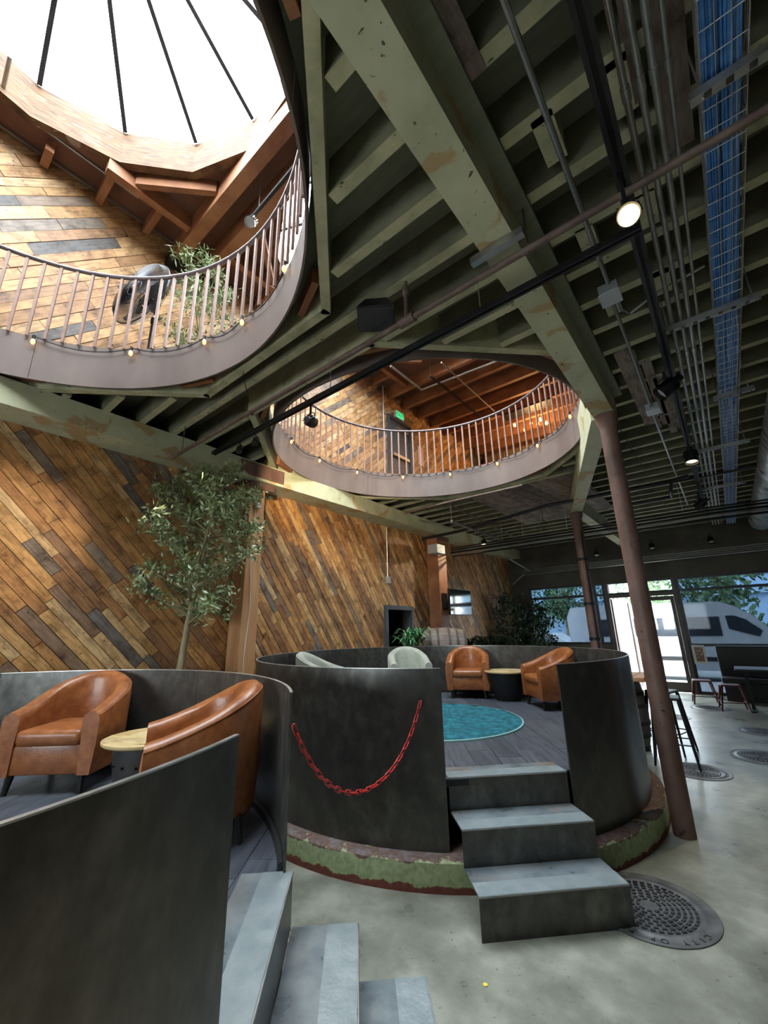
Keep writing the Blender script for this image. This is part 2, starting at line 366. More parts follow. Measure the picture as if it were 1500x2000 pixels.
def plank_field(region, ang, wd, lens, holes, to3, nrm, mt, parent, rng, name='plank', limit=300, th=.02, jit=.010, circ=None, gap=.006, half=None):
    x0, x1, y0, y1 = region; ca, sa = math.cos(ang), math.sin(ang)
    cs = [(x*ca+y*sa, -x*sa+y*ca) for x in (x0, x1) for y in (y0, y1)]
    s0, s1 = min(c[0] for c in cs), max(c[0] for c in cs); t = min(c[1] for c in cs); t1 = max(c[1] for c in cs)
    items = []
    while t < t1:
        ww = wd*rng.uniform(.8, 1.2); s = s0-rng.uniform(0, lens[1])
        while s < s1:
            L = rng.uniform(*lens)
            q = [(s+gap/2, t+gap/2), (s+L-gap/2, t+gap/2), (s+L-gap/2, t+ww-gap/2), (s+gap/2, t+ww-gap/2)]
            if circ:
                cx, cy, rr = circ; n = 7; q = [(a, q[0][1]) for a in [q[0][0]+(q[1][0]-q[0][0])*i/n for i in range(n+1)]]+[(a, q[2][1]) for a in [q[1][0]+(q[0][0]-q[1][0])*i/n for i in range(n+1)]]
            p = [(a*ca-b*sa, a*sa+b*ca) for a, b in q]
            if circ:
                ins = [math.hypot(a-cx, b-cy) <= rr for a, b in p]
                if not any(ins): p = []
                elif not all(ins): p = clip_circle(p, circ)
            if half and len(p) > 2:
                hx, hy, hd_ = half; o2 = []
                for i in range(len(p)):
                    a, b = p[i-1], p[i]; fa = a[0]*hx+a[1]*hy-hd_; fb = b[0]*hx+b[1]*hy-hd_
                    if (fa <= 0) != (fb <= 0): k_ = fa/(fa-fb); o2.append((a[0]+(b[0]-a[0])*k_, a[1]+(b[1]-a[1])*k_))
                    if fb <= 0: o2.append(b)
                p = o2
            for ax, lim, kl in ((0, x0, False), (0, x1, True), (1, y0, False), (1, y1, True)):
                if len(p) > 2: p = clip(p, ax, lim, kl)
            ps = [p] if len(p) > 2 and area(p) > 2e-4 else []
            for h in holes: ps = [z for q2 in ps for z in minus(q2, h)]
            if ps:
                it = plank_obj(ps, to3, nrm, rng.uniform(0, jit), th, ang, name, mt, parent, rng)
                c3 = sum((Vector(x) for x in it[0]), Vector())/len(it[0]); pr = proj(c3); sz = 0
                if pr and -80 < pr[0] < 1580 and -80 < pr[1] < 2080: sz = sum(area(z) for z in ps)/pr[2]**2*abs(nrm.dot((c3-CAM).normalized()))
                items.append((sz, it))
            s += L
        t += ww
    items.sort(key=lambda q: -q[0])
    for sz, it in items[:limit]:
        o = bpy.data.objects.new(name, plank_mesh([it], name, mt)); C.objects.link(o); par(o, parent)
    if items[limit:]:
        o = bpy.data.objects.new(name+'_remainder', plank_mesh([i for _, i in items[limit:]], name, mt)); C.objects.link(o); par(o, parent); o['kind'] = 'stuff'
    return len(items)
def clip_circle(p, circ):
    cx, cy, r = circ; out = []
    for i in range(len(p)):
        a, b = p[i-1], p[i]; ia = math.hypot(a[0]-cx, a[1]-cy) <= r; ib = math.hypot(b[0]-cx, b[1]-cy) <= r
        if ia != ib:
            lo, hi = 0.0, 1.0
            for _ in range(24):
                md = (lo+hi)/2; q = (a[0]+(b[0]-a[0])*md, a[1]+(b[1]-a[1])*md)
                if (math.hypot(q[0]-cx, q[1]-cy) <= r) == ia: lo = md
                else: hi = md
            out.append((a[0]+(b[0]-a[0])*lo, a[1]+(b[1]-a[1])*lo))
        if ib: out.append(b)
    return out

# ------------------------------------------------------------------ key measures
XW = -5.18                      # reclaimed wood wall
YE = 12.7                       # end wall with the storefront
HB, HJ, HD, HU = 3.67, 3.93, 4.20, 4.40   # girder underside, joist underside, deck underside, upper floor
HR = 7.0                        # upper roof deck
T1 = (-2.958, -0.274); T2 = (-2.89, 4.467); RT = 2.07; RC = 2.175; ZC = .175; ZR = 1.317; ZP = .594
O1 = (-2.83, -0.38); O2 = (-2.81, 4.38); RO = 2.05; AP = 2.13     # openings in the upper floor
S1 = (-2.95, -0.08); S2 = (-2.95, 4.12); RS = 1.82               # skylights

# ------------------------------------------------------------------ floor, walls
struct('floor', B().box(XW-.3, 6.0, -5.0, YE+.1, -.2, 0), mConc)
def holed(x0, x1, y0, y1, z0, z1, cs, n=64):
    """slab with round openings: squares round each opening are rings, the rest rectangles"""
    b = B(); ys = sorted(set([y0, y1]+[c[1]+s*(c[2]+.02) for c in cs for s in (-1, 1)])); 
    for i in range(len(ys)-1):
        a, d = ys[i], ys[i+1]; h = [c for c in cs if c[1]-c[2]-.02 <= a+1e-6 and c[1]+c[2]+.02 >= d-1e-6]
        if not h: b.box(x0, x1, a, d, z0, z1); continue
        cx, cy, r = h[0]; s = r+.02
        if cx-s > x0: b.box(x0, cx-s, a, d, z0, z1)
        if cx+s < x1: b.box(cx+s, x1, a, d, z0, z1)
        vs = []
        for k in range(n):
            t = 2*math.pi*k/n; ca, sa = math.cos(t), math.sin(t); q = s/max(abs(ca), abs(sa))
            vs += [(cx+r*ca, cy+r*sa, z0), (cx+q*ca, cy+q*sa, z0), (cx+q*ca, cy+q*sa, z1), (cx+r*ca, cy+r*sa, z1)]
        b.add(vs, [(4*k+j, 4*((k+1) % n)+j, 4*((k+1) % n)+(j+1) % 4, 4*k+(j+1) % 4) for k in range(n) for j in (0, 2, 3)])
    return b
NW = Vector((1, 0, 0)); wall3 = lambda y, z: Vector((XW-.03, y, z))
rng = random.Random(5)
DOORL = (6.40, 7.22, 0.0, 2.0); DOORU = (6.58, 7.48, HU, 6.33)
wl_ = struct('wall_left', B().box(XW-.25, XW-.04, -5, DOORL[0], 0, HD).box(XW-.25, XW-.04, DOORL[1], YE+.1, 0, HD).box(XW-.25, XW-.04, DOORL[0], DOORL[1], DOORL[3], HD), mWall)
plank_field((-1.6, 3.22, .35, 3.72), R_(-46), .098, (.4, 1.4), [], wall3, NW, mWood, wl_, rng, limit=140)
plank_field((3.22, 8.0, .6, 3.72), R_(-55), .076, (.45, 1.5), [DOORL], wall3, NW, mWood, wl_, rng, limit=125)
plank_field((8.0, YE, .6, 3.72), R_(-57), .085, (.5, 1.6), [], wall3, NW, mWood, wl_, rng, limit=35)
wu = struct('wall_left_upper', B().box(XW-.25, XW-.04, -5, DOORU[0], HD, HR+.3).box(XW-.25, XW-.04, DOORU[1], YE+.1, HD, HR+.3).box(XW-.25, XW-.04, DOORU[0], DOORU[1], DOORU[3], HR+.3), mWall)
plank_field((-1.0, 3.0, HU, HR), R_(45), .115, (.4, 1.3), [], wall3, NW, mWoodU, wu, rng, limit=110)
plank_field((3.0, 10.6, HU, HR), R_(41), .10, (.35, 1.0), [DOORU], wall3, NW, mWoodU, wu, rng, limit=190)
struct('wall_right', B().box(6.0, 6.2, -5, YE+.1, 0, HR), mWall)
struct('wall_back', B().box(XW-.25, 6.2, -5.2, -5.0, 2.75, HR+.3).box(XW-.25, -4.4, -5.2, -5, 0, 2.75).box(-1.0, 6.2, -5.2, -5, 0, 2.75).box(-4.4, -1.0, -5.2, -5, 0, .45), mWall)
wv = struct('window_added_back', B().box(-4.4, -1.0, -5.12, -5.06, .45, .51).box(-4.4, -1.0, -5.12, -5.06, 2.69, 2.75).box(-4.4, -4.34, -5.12, -5.06, .51, 2.69).box(-1.06, -1.0, -5.12, -5.06, .51, 2.69).box(-2.73, -2.67, -5.12, -5.06, .51, 2.69), mFrame)  # unseen window behind the camera, added to bring in fill daylight
for a, b_ in ((-4.34, -2.73), (-2.67, -1.06)): B().box(a, b_, -5.095, -5.085, .51, 2.69).build('pane', mGlassC, wv)
# doorway on the wood wall (recess with dark frame)
d1 = sroot('door_1', (XW, 6.8, 0))
B().box(XW-.06, XW+.035, DOORL[0]-.05, DOORL[0]+.02, 0, DOORL[3]+.06).box(XW-.06, XW+.035, DOORL[1]-.02, DOORL[1]+.05, 0, DOORL[3]+.06).box(XW-.06, XW+.035, DOORL[0]+.02, DOORL[1]-.02, DOORL[3]-.02, DOORL[3]+.06).build('door_frame', mDoor, d1)
B().box(XW-1.3, XW-.04, DOORL[0]-.6, DOORL[0]-.5, 0, 2.3).box(XW-1.4, XW-1.3, DOORL[0]-.6, DOORL[1]+.6, 0, 2.3).box(XW-1.3, XW-.26, DOORL[1]+.5, DOORL[1]+.6, 0, 2.3).box(XW-1.4, XW-.26, DOORL[0]-.6, DOORL[1]+.6, 2.3, 2.4).box(XW-1.4, XW-.26, DOORL[0]-.6, DOORL[1]+.6, -.1, 0).build('passage', mDoor, d1)
# upper door leaf with push bar
d2 = sroot('door_2', (XW, 7.0, HU))
B().box(XW-.05, XW+.03, DOORU[0], DOORU[0]+.07, HU, DOORU[3]).box(XW-.05, XW+.03, DOORU[1]-.07, DOORU[1], HU, DOORU[3]).box(XW-.05, XW+.03, DOORU[0]+.07, DOORU[1]-.07, DOORU[3]-.07, DOORU[3]).build('door_frame', mDoor, d2)
B().box(XW-.05, XW-.01, DOORU[0]+.07, DOORU[1]-.07, HU, DOORU[3]-.07).build('door_leaf', mDoor, d2)
B().box(XW-.01, XW+.05, DOORU[0]+.15, DOORU[1]-.15, 5.35, 5.42).build('push_bar', mGalv, d2)
B().box(XW-.01, XW+.04, DOORU[0]+.30, DOORU[1]-.15, 6.05, 6.12).build('door_closer', mGalv, d2)

# end wall with storefront opening
ex0, ex1, eh = -4.66, 5.6, 2.73
struct('wall_end', B().box(XW-.25, ex0, YE, YE+.25, 0, HD).box(ex0, ex1, YE, YE+.25, eh, HD).box(ex1, 6.2, YE, YE+.25, 0, HD).box(ex0, -2.56, YE, YE+.25, 0, 1.10), mConcW)
struct('wall_end_upper', B().box(XW-.25, 6.2, YE, YE+.25, HD, HR+.3), mRoof)
def frame_obj(name, x0, x1, z0, z1, bars_x, bars_z, glass, fr=mFrame, w=.06, y=YE+.05):
    b = B(); xs = [x0]+bars_x+[x1]
    for x in xs: b.box(x-w/2, x+w/2, y-.05, y+.05, z0, z1)
    for z in [z0+w/2, z1-w/2]+bars_z:
        for i in range(len(xs)-1): b.box(xs[i]+w/2, xs[i+1]-w/2, y-.05, y+.05, z-w/2, z+w/2)
    o = struct(name, b, fr)
    zs = [z0+w/2]+bars_z+[z1-w/2]
    for i in range(len(xs)-1):
        for j in range(len(zs)-1):
            B().box(xs[i]+w/2, xs[i+1]-w/2, y-.004, y+.004, zs[j]+w/2, zs[j+1]-w/2).build('pane', glass, o)
    return o
ZT = 2.40
frame_obj('window_1', ex0+.03, -2.59, 1.10, eh, [-2.82], [ZT], mGlass)
frame_obj('window_2', -.90, ex1-.03, 0.0, eh, [2.2], [1.10, ZT], mGlass)
frame_obj('window_3', -2.5, -.99, ZT-.03, eh, [-1.72], [], mGlassC)
# double door: one leaf swung out, one closed
d3 = sroot('door_3', (-1.75, YE, 0))
B().box(-2.56, -2.47, YE-.04, YE+.14, 0, eh).box(-1.02, -.93, YE-.04, YE+.14, 0, eh).box(-2.47, -1.02, YE-.02, YE+.12, ZT-.10, ZT-.02).build('door_frame', mFrameB, d3)
def leaf(b0, b1, name, glass):
    b0, b1 = Vector(b0), Vector(b1); d = (b1-b0); L = d.length; d.normalize(); n = Vector((0, 0, 1)).cross(d)
    b = B()
    def pc(u0, u1, z0, z1): b.obox(b0+d*((u0+u1)/2)+Vector((0, 0, (z0+z1)/2)), d*((u1-u0)/2), n*.022, Vector((0, 0, (z1-z0)/2)))
    pc(0, .08, .02, ZT-.12); pc(L-.08, L, .02, ZT-.12); pc(.08, L-.08, .02, .24); pc(.08, L-.08, ZT-.22, ZT-.12)
    lf = b.build(name, mFrameB, d3)
    g = B(); g.obox(b0+d*(L/2)+Vector((0, 0, 1.2)), d*(L/2-.08), n*.004, Vector((0, 0, .97))); g.build('pane', glass, lf)
    h = B(); h.tube([b0+d*(L-.12)+n*s+Vector((0, 0, z)) for s, z in ((.02, .85), (.07, .85), (.07, 1.35), (.02, 1.35))], .012, 8); h.build('handle', mChrome, lf)
leaf((-2.46, YE+.1, 0), (-2.15, YE+.80, 0), 'door_leaf', mGlassC)
leaf((-1.03, YE+.05, 0), (-1.74, YE+.05, 0), 'door_leaf', mGlassC)

# ------------------------------------------------------------------ lower ceiling: deck, joists, headers, boards
ceil = struct('ceiling', holed(XW-.04, 6.0, -5, YE, HD, HU-.02, [(*O1, RO+.02), (*O2, RO+.02)]), mDeck)
struct('floor_upper', holed(XW-.04, 6.0, -5, YE, HU-.02, HU, [(*O1, RO+.02), (*O2, RO+.02)]), mSoffit)
def oct_int(c, y, ap):
    dy = abs(y-c[1])
    if dy >= ap: return None
    return min(ap, ap*math.sqrt(2)-dy)
jmesh = {}
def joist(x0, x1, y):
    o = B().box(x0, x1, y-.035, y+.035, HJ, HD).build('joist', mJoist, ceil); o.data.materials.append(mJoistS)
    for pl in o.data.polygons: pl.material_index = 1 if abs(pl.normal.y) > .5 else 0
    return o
y = .83-.36*15
while y < YE-.05:
    segs = [(XW-.02, -.63)]
    for c in (O1, O2):
        h = oct_int(c, y, AP+.07)
        if h: segs = [(a, b) for s0, s1 in segs for a, b in ((s0, min(s1, c[0]-h)), (max(s0, c[0]+h), s1)) if b-a > .03]
    for a, b in segs: joist(a, b, y)
    joist(-.62, 6.0, y)
    y += .36
for c in (O1, O2):
    k = AP*math.tan(math.pi/8)+.02; pts = [(AP*math.cos(a), AP*math.sin(a)) for a in [i*math.pi/4 for i in range(8)]]
    for i, (px, py) in enumerate(pts):
        t = Vector((-py, px, 0)).normalized(); q = Vector((c[0]+px, c[1]+py, (HJ+HD)/2))
        B().beam(q-t*k, q+t*k, .07, HD-HJ).build('header', mJoist, ceil)
    for i in range(8):          # short red blocking between header and steel ring
        a = math.pi/8+i*math.pi/4; q = Vector((c[0]+2.16*math.cos(a), c[1]+2.16*math.sin(a), HJ+.12)); t = Vector((-math.sin(a), math.cos(a), 0))
        B().beam(q-t*.18, q+t*.18, .05, .14).build('blocking', mTimber, ceil)
def board(A, Bp, Cf, z=HJ-.012, name='soffit_board', mt=mSoffit, n=1):
    a, b, c = onz(*A, z), onz(*Bp, z), onz(*Cf, z)
    it = plank_obj([[(a.x, a.y), (b.x-.004, a.y), (b.x-.004, c.y), (a.x, c.y)]], lambda x, y: Vector((x, y, z+.012)), Vector((0, 0, -1)), .012, .022, R_(90), name, mt, ceil, rng)
    o = bpy.data.objects.new(name, plank_mesh([it], name, mt)); C.objects.link(o); par(o, ceil)
for q in (((793, -60), (867, -60), (931, 150)), ((1198, 692), (1228, 686), (1240, 838)), ((1229, 690), (1250, 712), (1262, 843)), ((1251, 708), (1273, 706), (1297, 830)),
          ((1275, 740), (1297, 748), (1315, 845)), ((1298, 757), (1316, 770), (1322, 838)), ((1195, -40), (1230, -40), (1262, 190)), ((1262, -40), (1335, -40), (1360, 270))):
    board(*q)
for y0 in (1.68, 2.42, 3.10):        # solid blocking between joists right of the girder
    for x0 in (-.30, .02): B().box(x0, x0+.10, y0-.13, y0+.13, HJ, HD).build('blocking', mJoist, ceil)
xs_ = -3.2; 
plank_field((-3.35, -1.45, 6.62, 9.4), R_(84), .20, (1.6, 3.0), [], lambda x, y: Vector((x, y, HJ)), Vector((0, 0, -1)), mSoffit, ceil, rng, name='soffit_board', limit=60, th=.016, jit=.008)

# girders
def girder(name, p0, p1, label, wd=.19, z0=HB, z1=HD, mt=mGreen):
    g = thing(name, label, 'beam', (p0[0], p0[1], z0))
    B().beam((p0[0], p0[1], (z0+z1)/2), (p1[0], p1[1], (z0+z1)/2), wd, z1-z0).build('web', mt, g); return g
g1 = girder('ceiling_girder', (-.622, -5), (-.622, 4.62), 'long green painted girder with peeling tan patches resting on the brown pipe column')
B().box(-.527, -.44, -5, 4.5, HJ-.04, HJ).build('ledger', mDeck, g1)
girder('ceiling_girder', (-.66, 4.45), (-1.93, 8.25), 'short green girder slanting from the thick pipe column to the thin one')
girder('ceiling_girder', (-1.90, 8.1), (-1.90, YE), 'green girder running from the thin pipe column to the storefront wall')
gw = thing('wall_beam', 'weathered green concrete beam along the top of the diagonal plank wall', 'beam', (-5.0, 4, HB))
B().box(XW-.03, -4.80, -5, YE, HB, HJ).build('beam_body', mGreen, gw)
B().rbox(-4.81, -4.785, 2.82, 3.55, HB+.04, HJ-.02, .01, 2).build('rust_patch', mRust, gw, label='bare rust-red patch above the timber post')

# columns
def column(p, r, label, z1=HB):
    c = thing('steel_column', label, 'column', (*p, 0))
    B().cyl((*p, 0), (*p, z1-.10), r, n=28).build('shaft', mRust, c, smooth=True)
    B().lathe([(r, z1-.16), (r*1.05, z1-.12), (r*1.35, z1-.05), (r*1.4, z1), (0, z1)], (*p, 0), 28).build('cap', mRust, c, smooth=True)
    return c
c1 = column((-.608, 4.414), .079, 'thick rust-brown pipe column standing beside the tub with the teal rug')
c2 = column((-1.93, 8.2), .085, 'thinner brown pipe column with black cable bands behind the tub')
for z in (1.35, 1.95, 2.75): B().lathe([(.088, z), (.092, z), (.092, z+.05), (.088, z+.05)], (-1.93, 8.2, 0), 24).build('cable_band', mBlack, c2)
B().tube([(-1.93+.06, 8.2-.075, z) for z in (.2, 1.2, 2.2, 3.3)], .01, 6).build('cable', mBlack, c2)
def tpost(y0, y1, label, z1=HB, mt=mPost):
    p = thing('timber_post', label, 'post', (-5.0, (y0+y1)/2, 0))
    B().rbox(XW, -4.88, y0, y1, 0, z1-.0, .012, 2).build('post_body', mt, p)
    B().box(-4.9, -4.86, y0-.02, y1+.14, z1-.10, z1-.005).box(XW, -4.9, y0-.12, y1+.12, z1-.02, z1-.001).build('saddle_plate', mBlack if 0 else mRust, p)
    return p
tp = tpost(3.06, 3.30, 'square fir post with a small sensor and white cord against the plank wall')
B().rbox(-4.88, -4.83, 3.15, 3.21, 3.28, 3.36, .008, 2).build('sensor', mWhiteP, tp)
B().tube([(-4.865, 3.14+.02*math.sin(z*4), z) for z in [3.3-.15*i for i in range(16)]], .004, 5).build('cord', mWhiteP, tp)
tp2 = tpost(7.92, 8.28, 'dark red fir post carrying the wall television', mt=mTimber)
B().rbox(-4.95, -4.70, 7.62, 7.95, 3.20, 3.40, .01, 2).build('junction_box', mBoxG, tp2)

# ------------------------------------------------------------------ round openings: steel ring, railing, string lights
def opening(c, ra, nb, label, bulbs, lab2, drop=None):
    t = thing('balcony_railing', label, 'railing', (c[0], c[1], HJ))
    for i in range(3):
        a0 = .6+i*2*math.pi/3
        B().arc(*c, ra-.008, ra+.008, HJ, HU-.02, a0+.001, a0+2*math.pi/3-.001, 40).build('fascia', mFascia, t, smooth=True)
    bm_ = B().obox((0, 0, 0), (.010, 0, 0), (0, .012, 0), (0, 0, .43)).mesh('baluster', mBal)
    for i in range(nb):
        a = 2*math.pi*i/nb; o = bpy.data.objects.new('baluster', bm_); C.objects.link(o)
        o.location = (c[0]+(ra-.03)*math.cos(a), c[1]+(ra-.03)*math.sin(a), HU+.395); o.rotation_euler = (0, 0, a); par(o, t)
    B().tube([(c[0]+(ra-.03)*math.cos(a), c[1]+(ra-.03)*math.sin(a), HU+.845) for a in [2*math.pi*i/96 for i in range(96)]], .022, 10, closed=True).build('handrail', mRail, t, smooth=True)
    s = thing('string_lights', lab2, 'string lights', (c[0], c[1], HU))
    angs = sorted(bulbs); pts = []
    for i, a in enumerate(angs):
        n = 7
        if i+1 < len(angs):
            for j in range(n): u = j/n; aa = a+(angs[i+1]-a)*u; pts.append((c[0]+(ra-.035)*math.cos(aa), c[1]+(ra-.035)*math.sin(aa), HU-.03-.11*4*u*(1-u)*.6))
    pts.append((c[0]+(ra-.035)*math.cos(angs[-1]), c[1]+(ra-.035)*math.sin(angs[-1]), HU-.03))
    B().tube(pts, .005, 5).build('cable', mBlack, s)
    for a in angs:
        p = Vector((c[0]+(ra-.05)*math.cos(a), c[1]+(ra-.05)*math.sin(a), HU-.05))
        bu = B().lathe([(.002, -.078), (.011, -.072), (.019, -.054), (.016, -.034), (.010, -.02)], p, 12).build('bulb', mBulbW, s, smooth=True)
        B().cyl(p-Vector((0, 0, .022)), p+Vector((0, 0, .02)), .014, n=10).build('socket', mBlack, bu)
    return t, s
def bang(c, lst): 
    out = []
    for q in lst:
        p = onz(*q, HU-.08); out.append(math.atan2(p.y-c[1], p.x-c[0]) % (2*math.pi))
    return out
b2_ = bang(O2, [(557, 862), (621, 899), (696, 922), (788, 928), (879, 924), (968, 902), (1046, 868), (1103, 812)])
b1_ = bang(O1, [(72, 678), (263, 695), (412, 675), (478, 630), (575, 530)])
r2, s2 = opening(O2, RO-.04, 92, 'round balcony railing with brown balusters around the opening over the teal rug tub', b2_, 'warm bulb string along the steel ring above the teal rug')
r1, s1 = opening(O1, RO, 92, 'round balcony railing with brown balusters under the timber curbed skylight', b1_, 'warm bulb string on the steel ring below the pedestal fan')
q = onz(478, 640, HU)
B().tube([(q.x, q.y, HU+.0), (q.x+.02, q.y+.03, 4.0), (q.x-.0, q.y+.02, 3.9), (q.x-.15, q.y+.2, 3.75)], .004, 5).build('drop_cord', mBlack, s1)

# ------------------------------------------------------------------ upper roof, rafters, skylights
cu = struct('ceiling_upper', holed(XW-.04, 6.0, -5, YE, HR, HR+.12, [(*S1, RS+.03), (*S2, RS+.03)]), mRoof)
def raf(x0, x1, y, wd=.09, h=.28, nm='rafter'): B().box(x0, x1, y-wd/2, y+wd/2, HR-h, HR).build(nm, mTimber, cu)
for y in [6.62+.62*i for i in range(10)]: raf(XW, 6, y)
for y in (1.77, 2.18, -2.1): raf(XW, 6, y, .15, .30, 'main_beam')
for x in (-4.62, -1.25):
    for y0, y1 in ((-2.02, -.95), (.72, 1.69), (2.26, 3.2), (5.05, 6.57)): B().box(x-.05, x+.05, y0, y1, HR-.22, HR).build('purlin', mTimber, cu)
for y in [-1.4+.55*i for i in range(6)]+[3.1+.6*i for i in range(6)]:
    B().box(XW, -4.92 if -.9 < y < .7 or 3.3 < y < 5 else -4.67, y-.04, y+.04, HR-.16, HR).build('blocking', mTimber, cu)
for (x0, y0, x1, y1) in ((-4.57, 1.02, -3.92, 1.69), (-2.0, 1.69, -1.3, .98), (-4.57, 5.46, -3.9, 6.13), (-4.57, 2.98, -3.95, 2.35)):
    B().beam((x0, y0, HR-.10), (x1, y1, HR-.10), .07, .18).build('trimmer', mTimber, cu)
for y in (1.77, 2.18): B().box(XW-.03, XW+.14, y-.12, y+.12, HR-.42, HR-.30).build('beam_shoe', mBlack, cu)
B().beam((XW+.03, -1.2, HR-.02), (XW+.03, YE, HR-.02), .03, .04).build('edge_strip', mGalv, cu)
def skylight(c, label, zt=7.43, zap=8.35, n=14, ph=-.06):
    t = thing('skylight', label, 'skylight', (c[0], c[1], HR))
    P = [(c[0]+RS*math.cos(ph+2*math.pi*i/n), c[1]+RS*math.sin(ph+2*math.pi*i/n)) for i in range(n)]
    for i in range(n):
        a, b = Vector((*P[i], 0)), Vector((*P[(i+1) % n], 0)); o = (a+b)/2-Vector((*c, 0)); o.normalize(); d = (b-a).normalized()*.0006
        for k, (z0, z1, dd) in enumerate(((HR-.06, HR+.20, 0), (HR+.204, zt, .012))):
            cc = Vector((*c, 0)); f0, f1 = 1+dd/RS, 1+(dd+.09)/RS
            B().extr([cc+(q_-cc)*f_+Vector((0, 0, z0)) for q_, f_ in ((a, f0), (b, f0), (b, f1), (a, f1))], (0, 0, z1-z0)).build('curb_plank', mCurbW, t)
    ap = Vector((c[0], c[1]-.1, zap)); cr = .10
    for i in range(n):
        a = Vector((*P[i], zt)); B().beam(a, ap+(a-ap)*.04, .045, .06).build('glazing_bar', mFrame, t)
        b = Vector((*P[(i+1) % n], zt)); g = B(); g.add([a, b, ap], [(0, 1, 2)]); 
        n3 = (b-a).cross(ap-a).normalized()*.008; g = B().extr([a, b, ap], n3); g.build('pane', mSky, t)
    B().sph(ap, .07, 8).build('hub', mFrame, t, smooth=True)
    return t
skylight(S1, 'many sided skylight with weathered timber curb and dark glazing bars above the leather chairs')
skylight(S2, 'many sided skylight above the balcony opening over the teal rug')

# ------------------------------------------------------------------ round steel tubs
def curb_mat():
    mt, n, l, b = nt('peeling_green_curb')
    tc = n.new('ShaderNodeTexCoord'); sp = n.new('ShaderNodeSeparateXYZ'); l.new(tc.outputs['Object'], sp.inputs[0])
    nz = n.new('ShaderNodeTexNoise'); nz.inputs['Scale'].default_value = 9; nz.inputs['Detail'].default_value = 8; nz.inputs['Roughness'].default_value = .65; l.new(tc.outputs['Object'], nz.inputs['Vector'])
    # height + noise picks the paint coat: bare red primer low, green above, grey worn top
    ma = n.new('ShaderNodeMath'); ma.operation = 'MULTIPLY_ADD'; ma.inputs[1].default_value = .13; ma.inputs[2].default_value = -.065; l.new(nz.outputs['Fac'], ma.inputs[0])
    ad = n.new('ShaderNodeMath'); ad.operation = 'ADD'; l.new(sp.outputs['Z'], ad.inputs[0]); l.new(ma.outputs[0], ad.inputs[1])
    mr = n.new('ShaderNodeMapRange'); mr.inputs[1].default_value = 0; mr.inputs[2].default_value = .19; l.new(ad.outputs[0], mr.inputs[0])
    rp = ramp(n, [(0, (.17, .045, .03)), (.20, (.20, .06, .04)), (.22, (.36, .44, .22)), (.82, (.43, .51, .29)), (.85, (.20, .10, .08)), (.94, (.22, .17, .155)), (1, (.25, .22, .21))])
    l.new(mr.outputs[0], rp.inputs[0])
    n2 = n.new('ShaderNodeTexNoise'); n2.inputs['Scale'].default_value = 30; n2.inputs['Detail'].default_value = 5; l.new(tc.outputs['Object'], n2.inputs['Vector'])
    r2 = ramp(n, [(.3, (.7, .7, .7)), (.6, (1.1, 1.1, 1.1))]); l.new(n2.outputs['Fac'], r2.inputs[0])
    mx = n.new('ShaderNodeMix'); mx.data_type = 'RGBA'; mx.blend_type = 'MULTIPLY'; mx.inputs['Factor'].default_value = 1
    l.new(rp.outputs[0], mx.inputs[6]); l.new(r2.outputs[0], mx.inputs[7]); l.new(mx.outputs[2], b.inputs['Base Color']); b.inputs['Roughness'].default_value = .7
    bp = n.new('ShaderNodeBump'); bp.inputs['Strength'].default_value = .4; bp.inputs['Distance'].default_value = .01; l.new(nz.outputs['Fac'], bp.inputs['Height']); l.new(bp.outputs[0], b.inputs['Normal'])
    return mt
mCurb = curb_mat()
def tub(c, g0, g1, label, seed):
    t = thing('seating_tub', label, 'seating tub', (*c, 0))
    B().lathe([(RC-.4, 0), (RC, 0), (RC-.004, ZC-.015), (RC-.02, ZC), (RC-.4, ZC)], (*c, 0), 96).build('concrete_curb', mCurb, t, smooth=True)
    ns = 7; a0 = g1; span = (2*math.pi-(g1-g0))/ns
    for i in range(ns):
        sh = B().arc(*c, RT-.012, RT, ZC+.002, ZR, a0+i*span+.001, a0+(i+1)*span-.001, 26).build('steel_sheet', mSteel, t, smooth=True)
        B().arc(*c, RT-.013, RT+.001, ZR, ZR+.004, a0+i*span+.001, a0+(i+1)*span-.001, 26).build('sheet_edge', mEdge, sh, smooth=True)
    gm = (g0+g1)/2; pol = []
    for i in range(120):
        a = 2*math.pi*i/120; dd = math.cos(a-gm); r = RT-.02
        if dd > .5: r = min(r, 1.982/dd)
        pol.append((c[0]+r*math.cos(a), c[1]+r*math.sin(a)))
    dk = B().prism(pol, ZP-.05, ZP-.012).build('platform', mBlack, t)
    hf = (math.cos(gm), math.sin(gm), c[0]*math.cos(gm)+c[1]*math.sin(gm)+1.982)
    plank_field((c[0]-RT, c[0]+RT, c[1]-RT, c[1]+RT), R_(-52), .18, (.9, 1.3), [], lambda x, y: Vector((x, y, ZP-.001)), Vector((0, 0, 1)), mVinyl, dk, random.Random(seed), name='floor_plank', limit=300, th=.011, jit=.001, circ=(c[0], c[1], RT-.016), gap=.003, half=hf)
    B().arc(*c, RT-.035, RT-.014, ZP, ZP+.035, g1+.01, g0+2*math.pi-.01, 90).build('base_trim', mBlackW, t, smooth=True)
    return t
tub(T1, R_(29.5), R_(52.6), 'open round steel tub with two cognac leather chairs under the timber curbed skylight', 3)
tub(T2, R_(-55.9), R_(-30.3), 'round steel tub on a peeling green curb with the teal rug inside', 4)
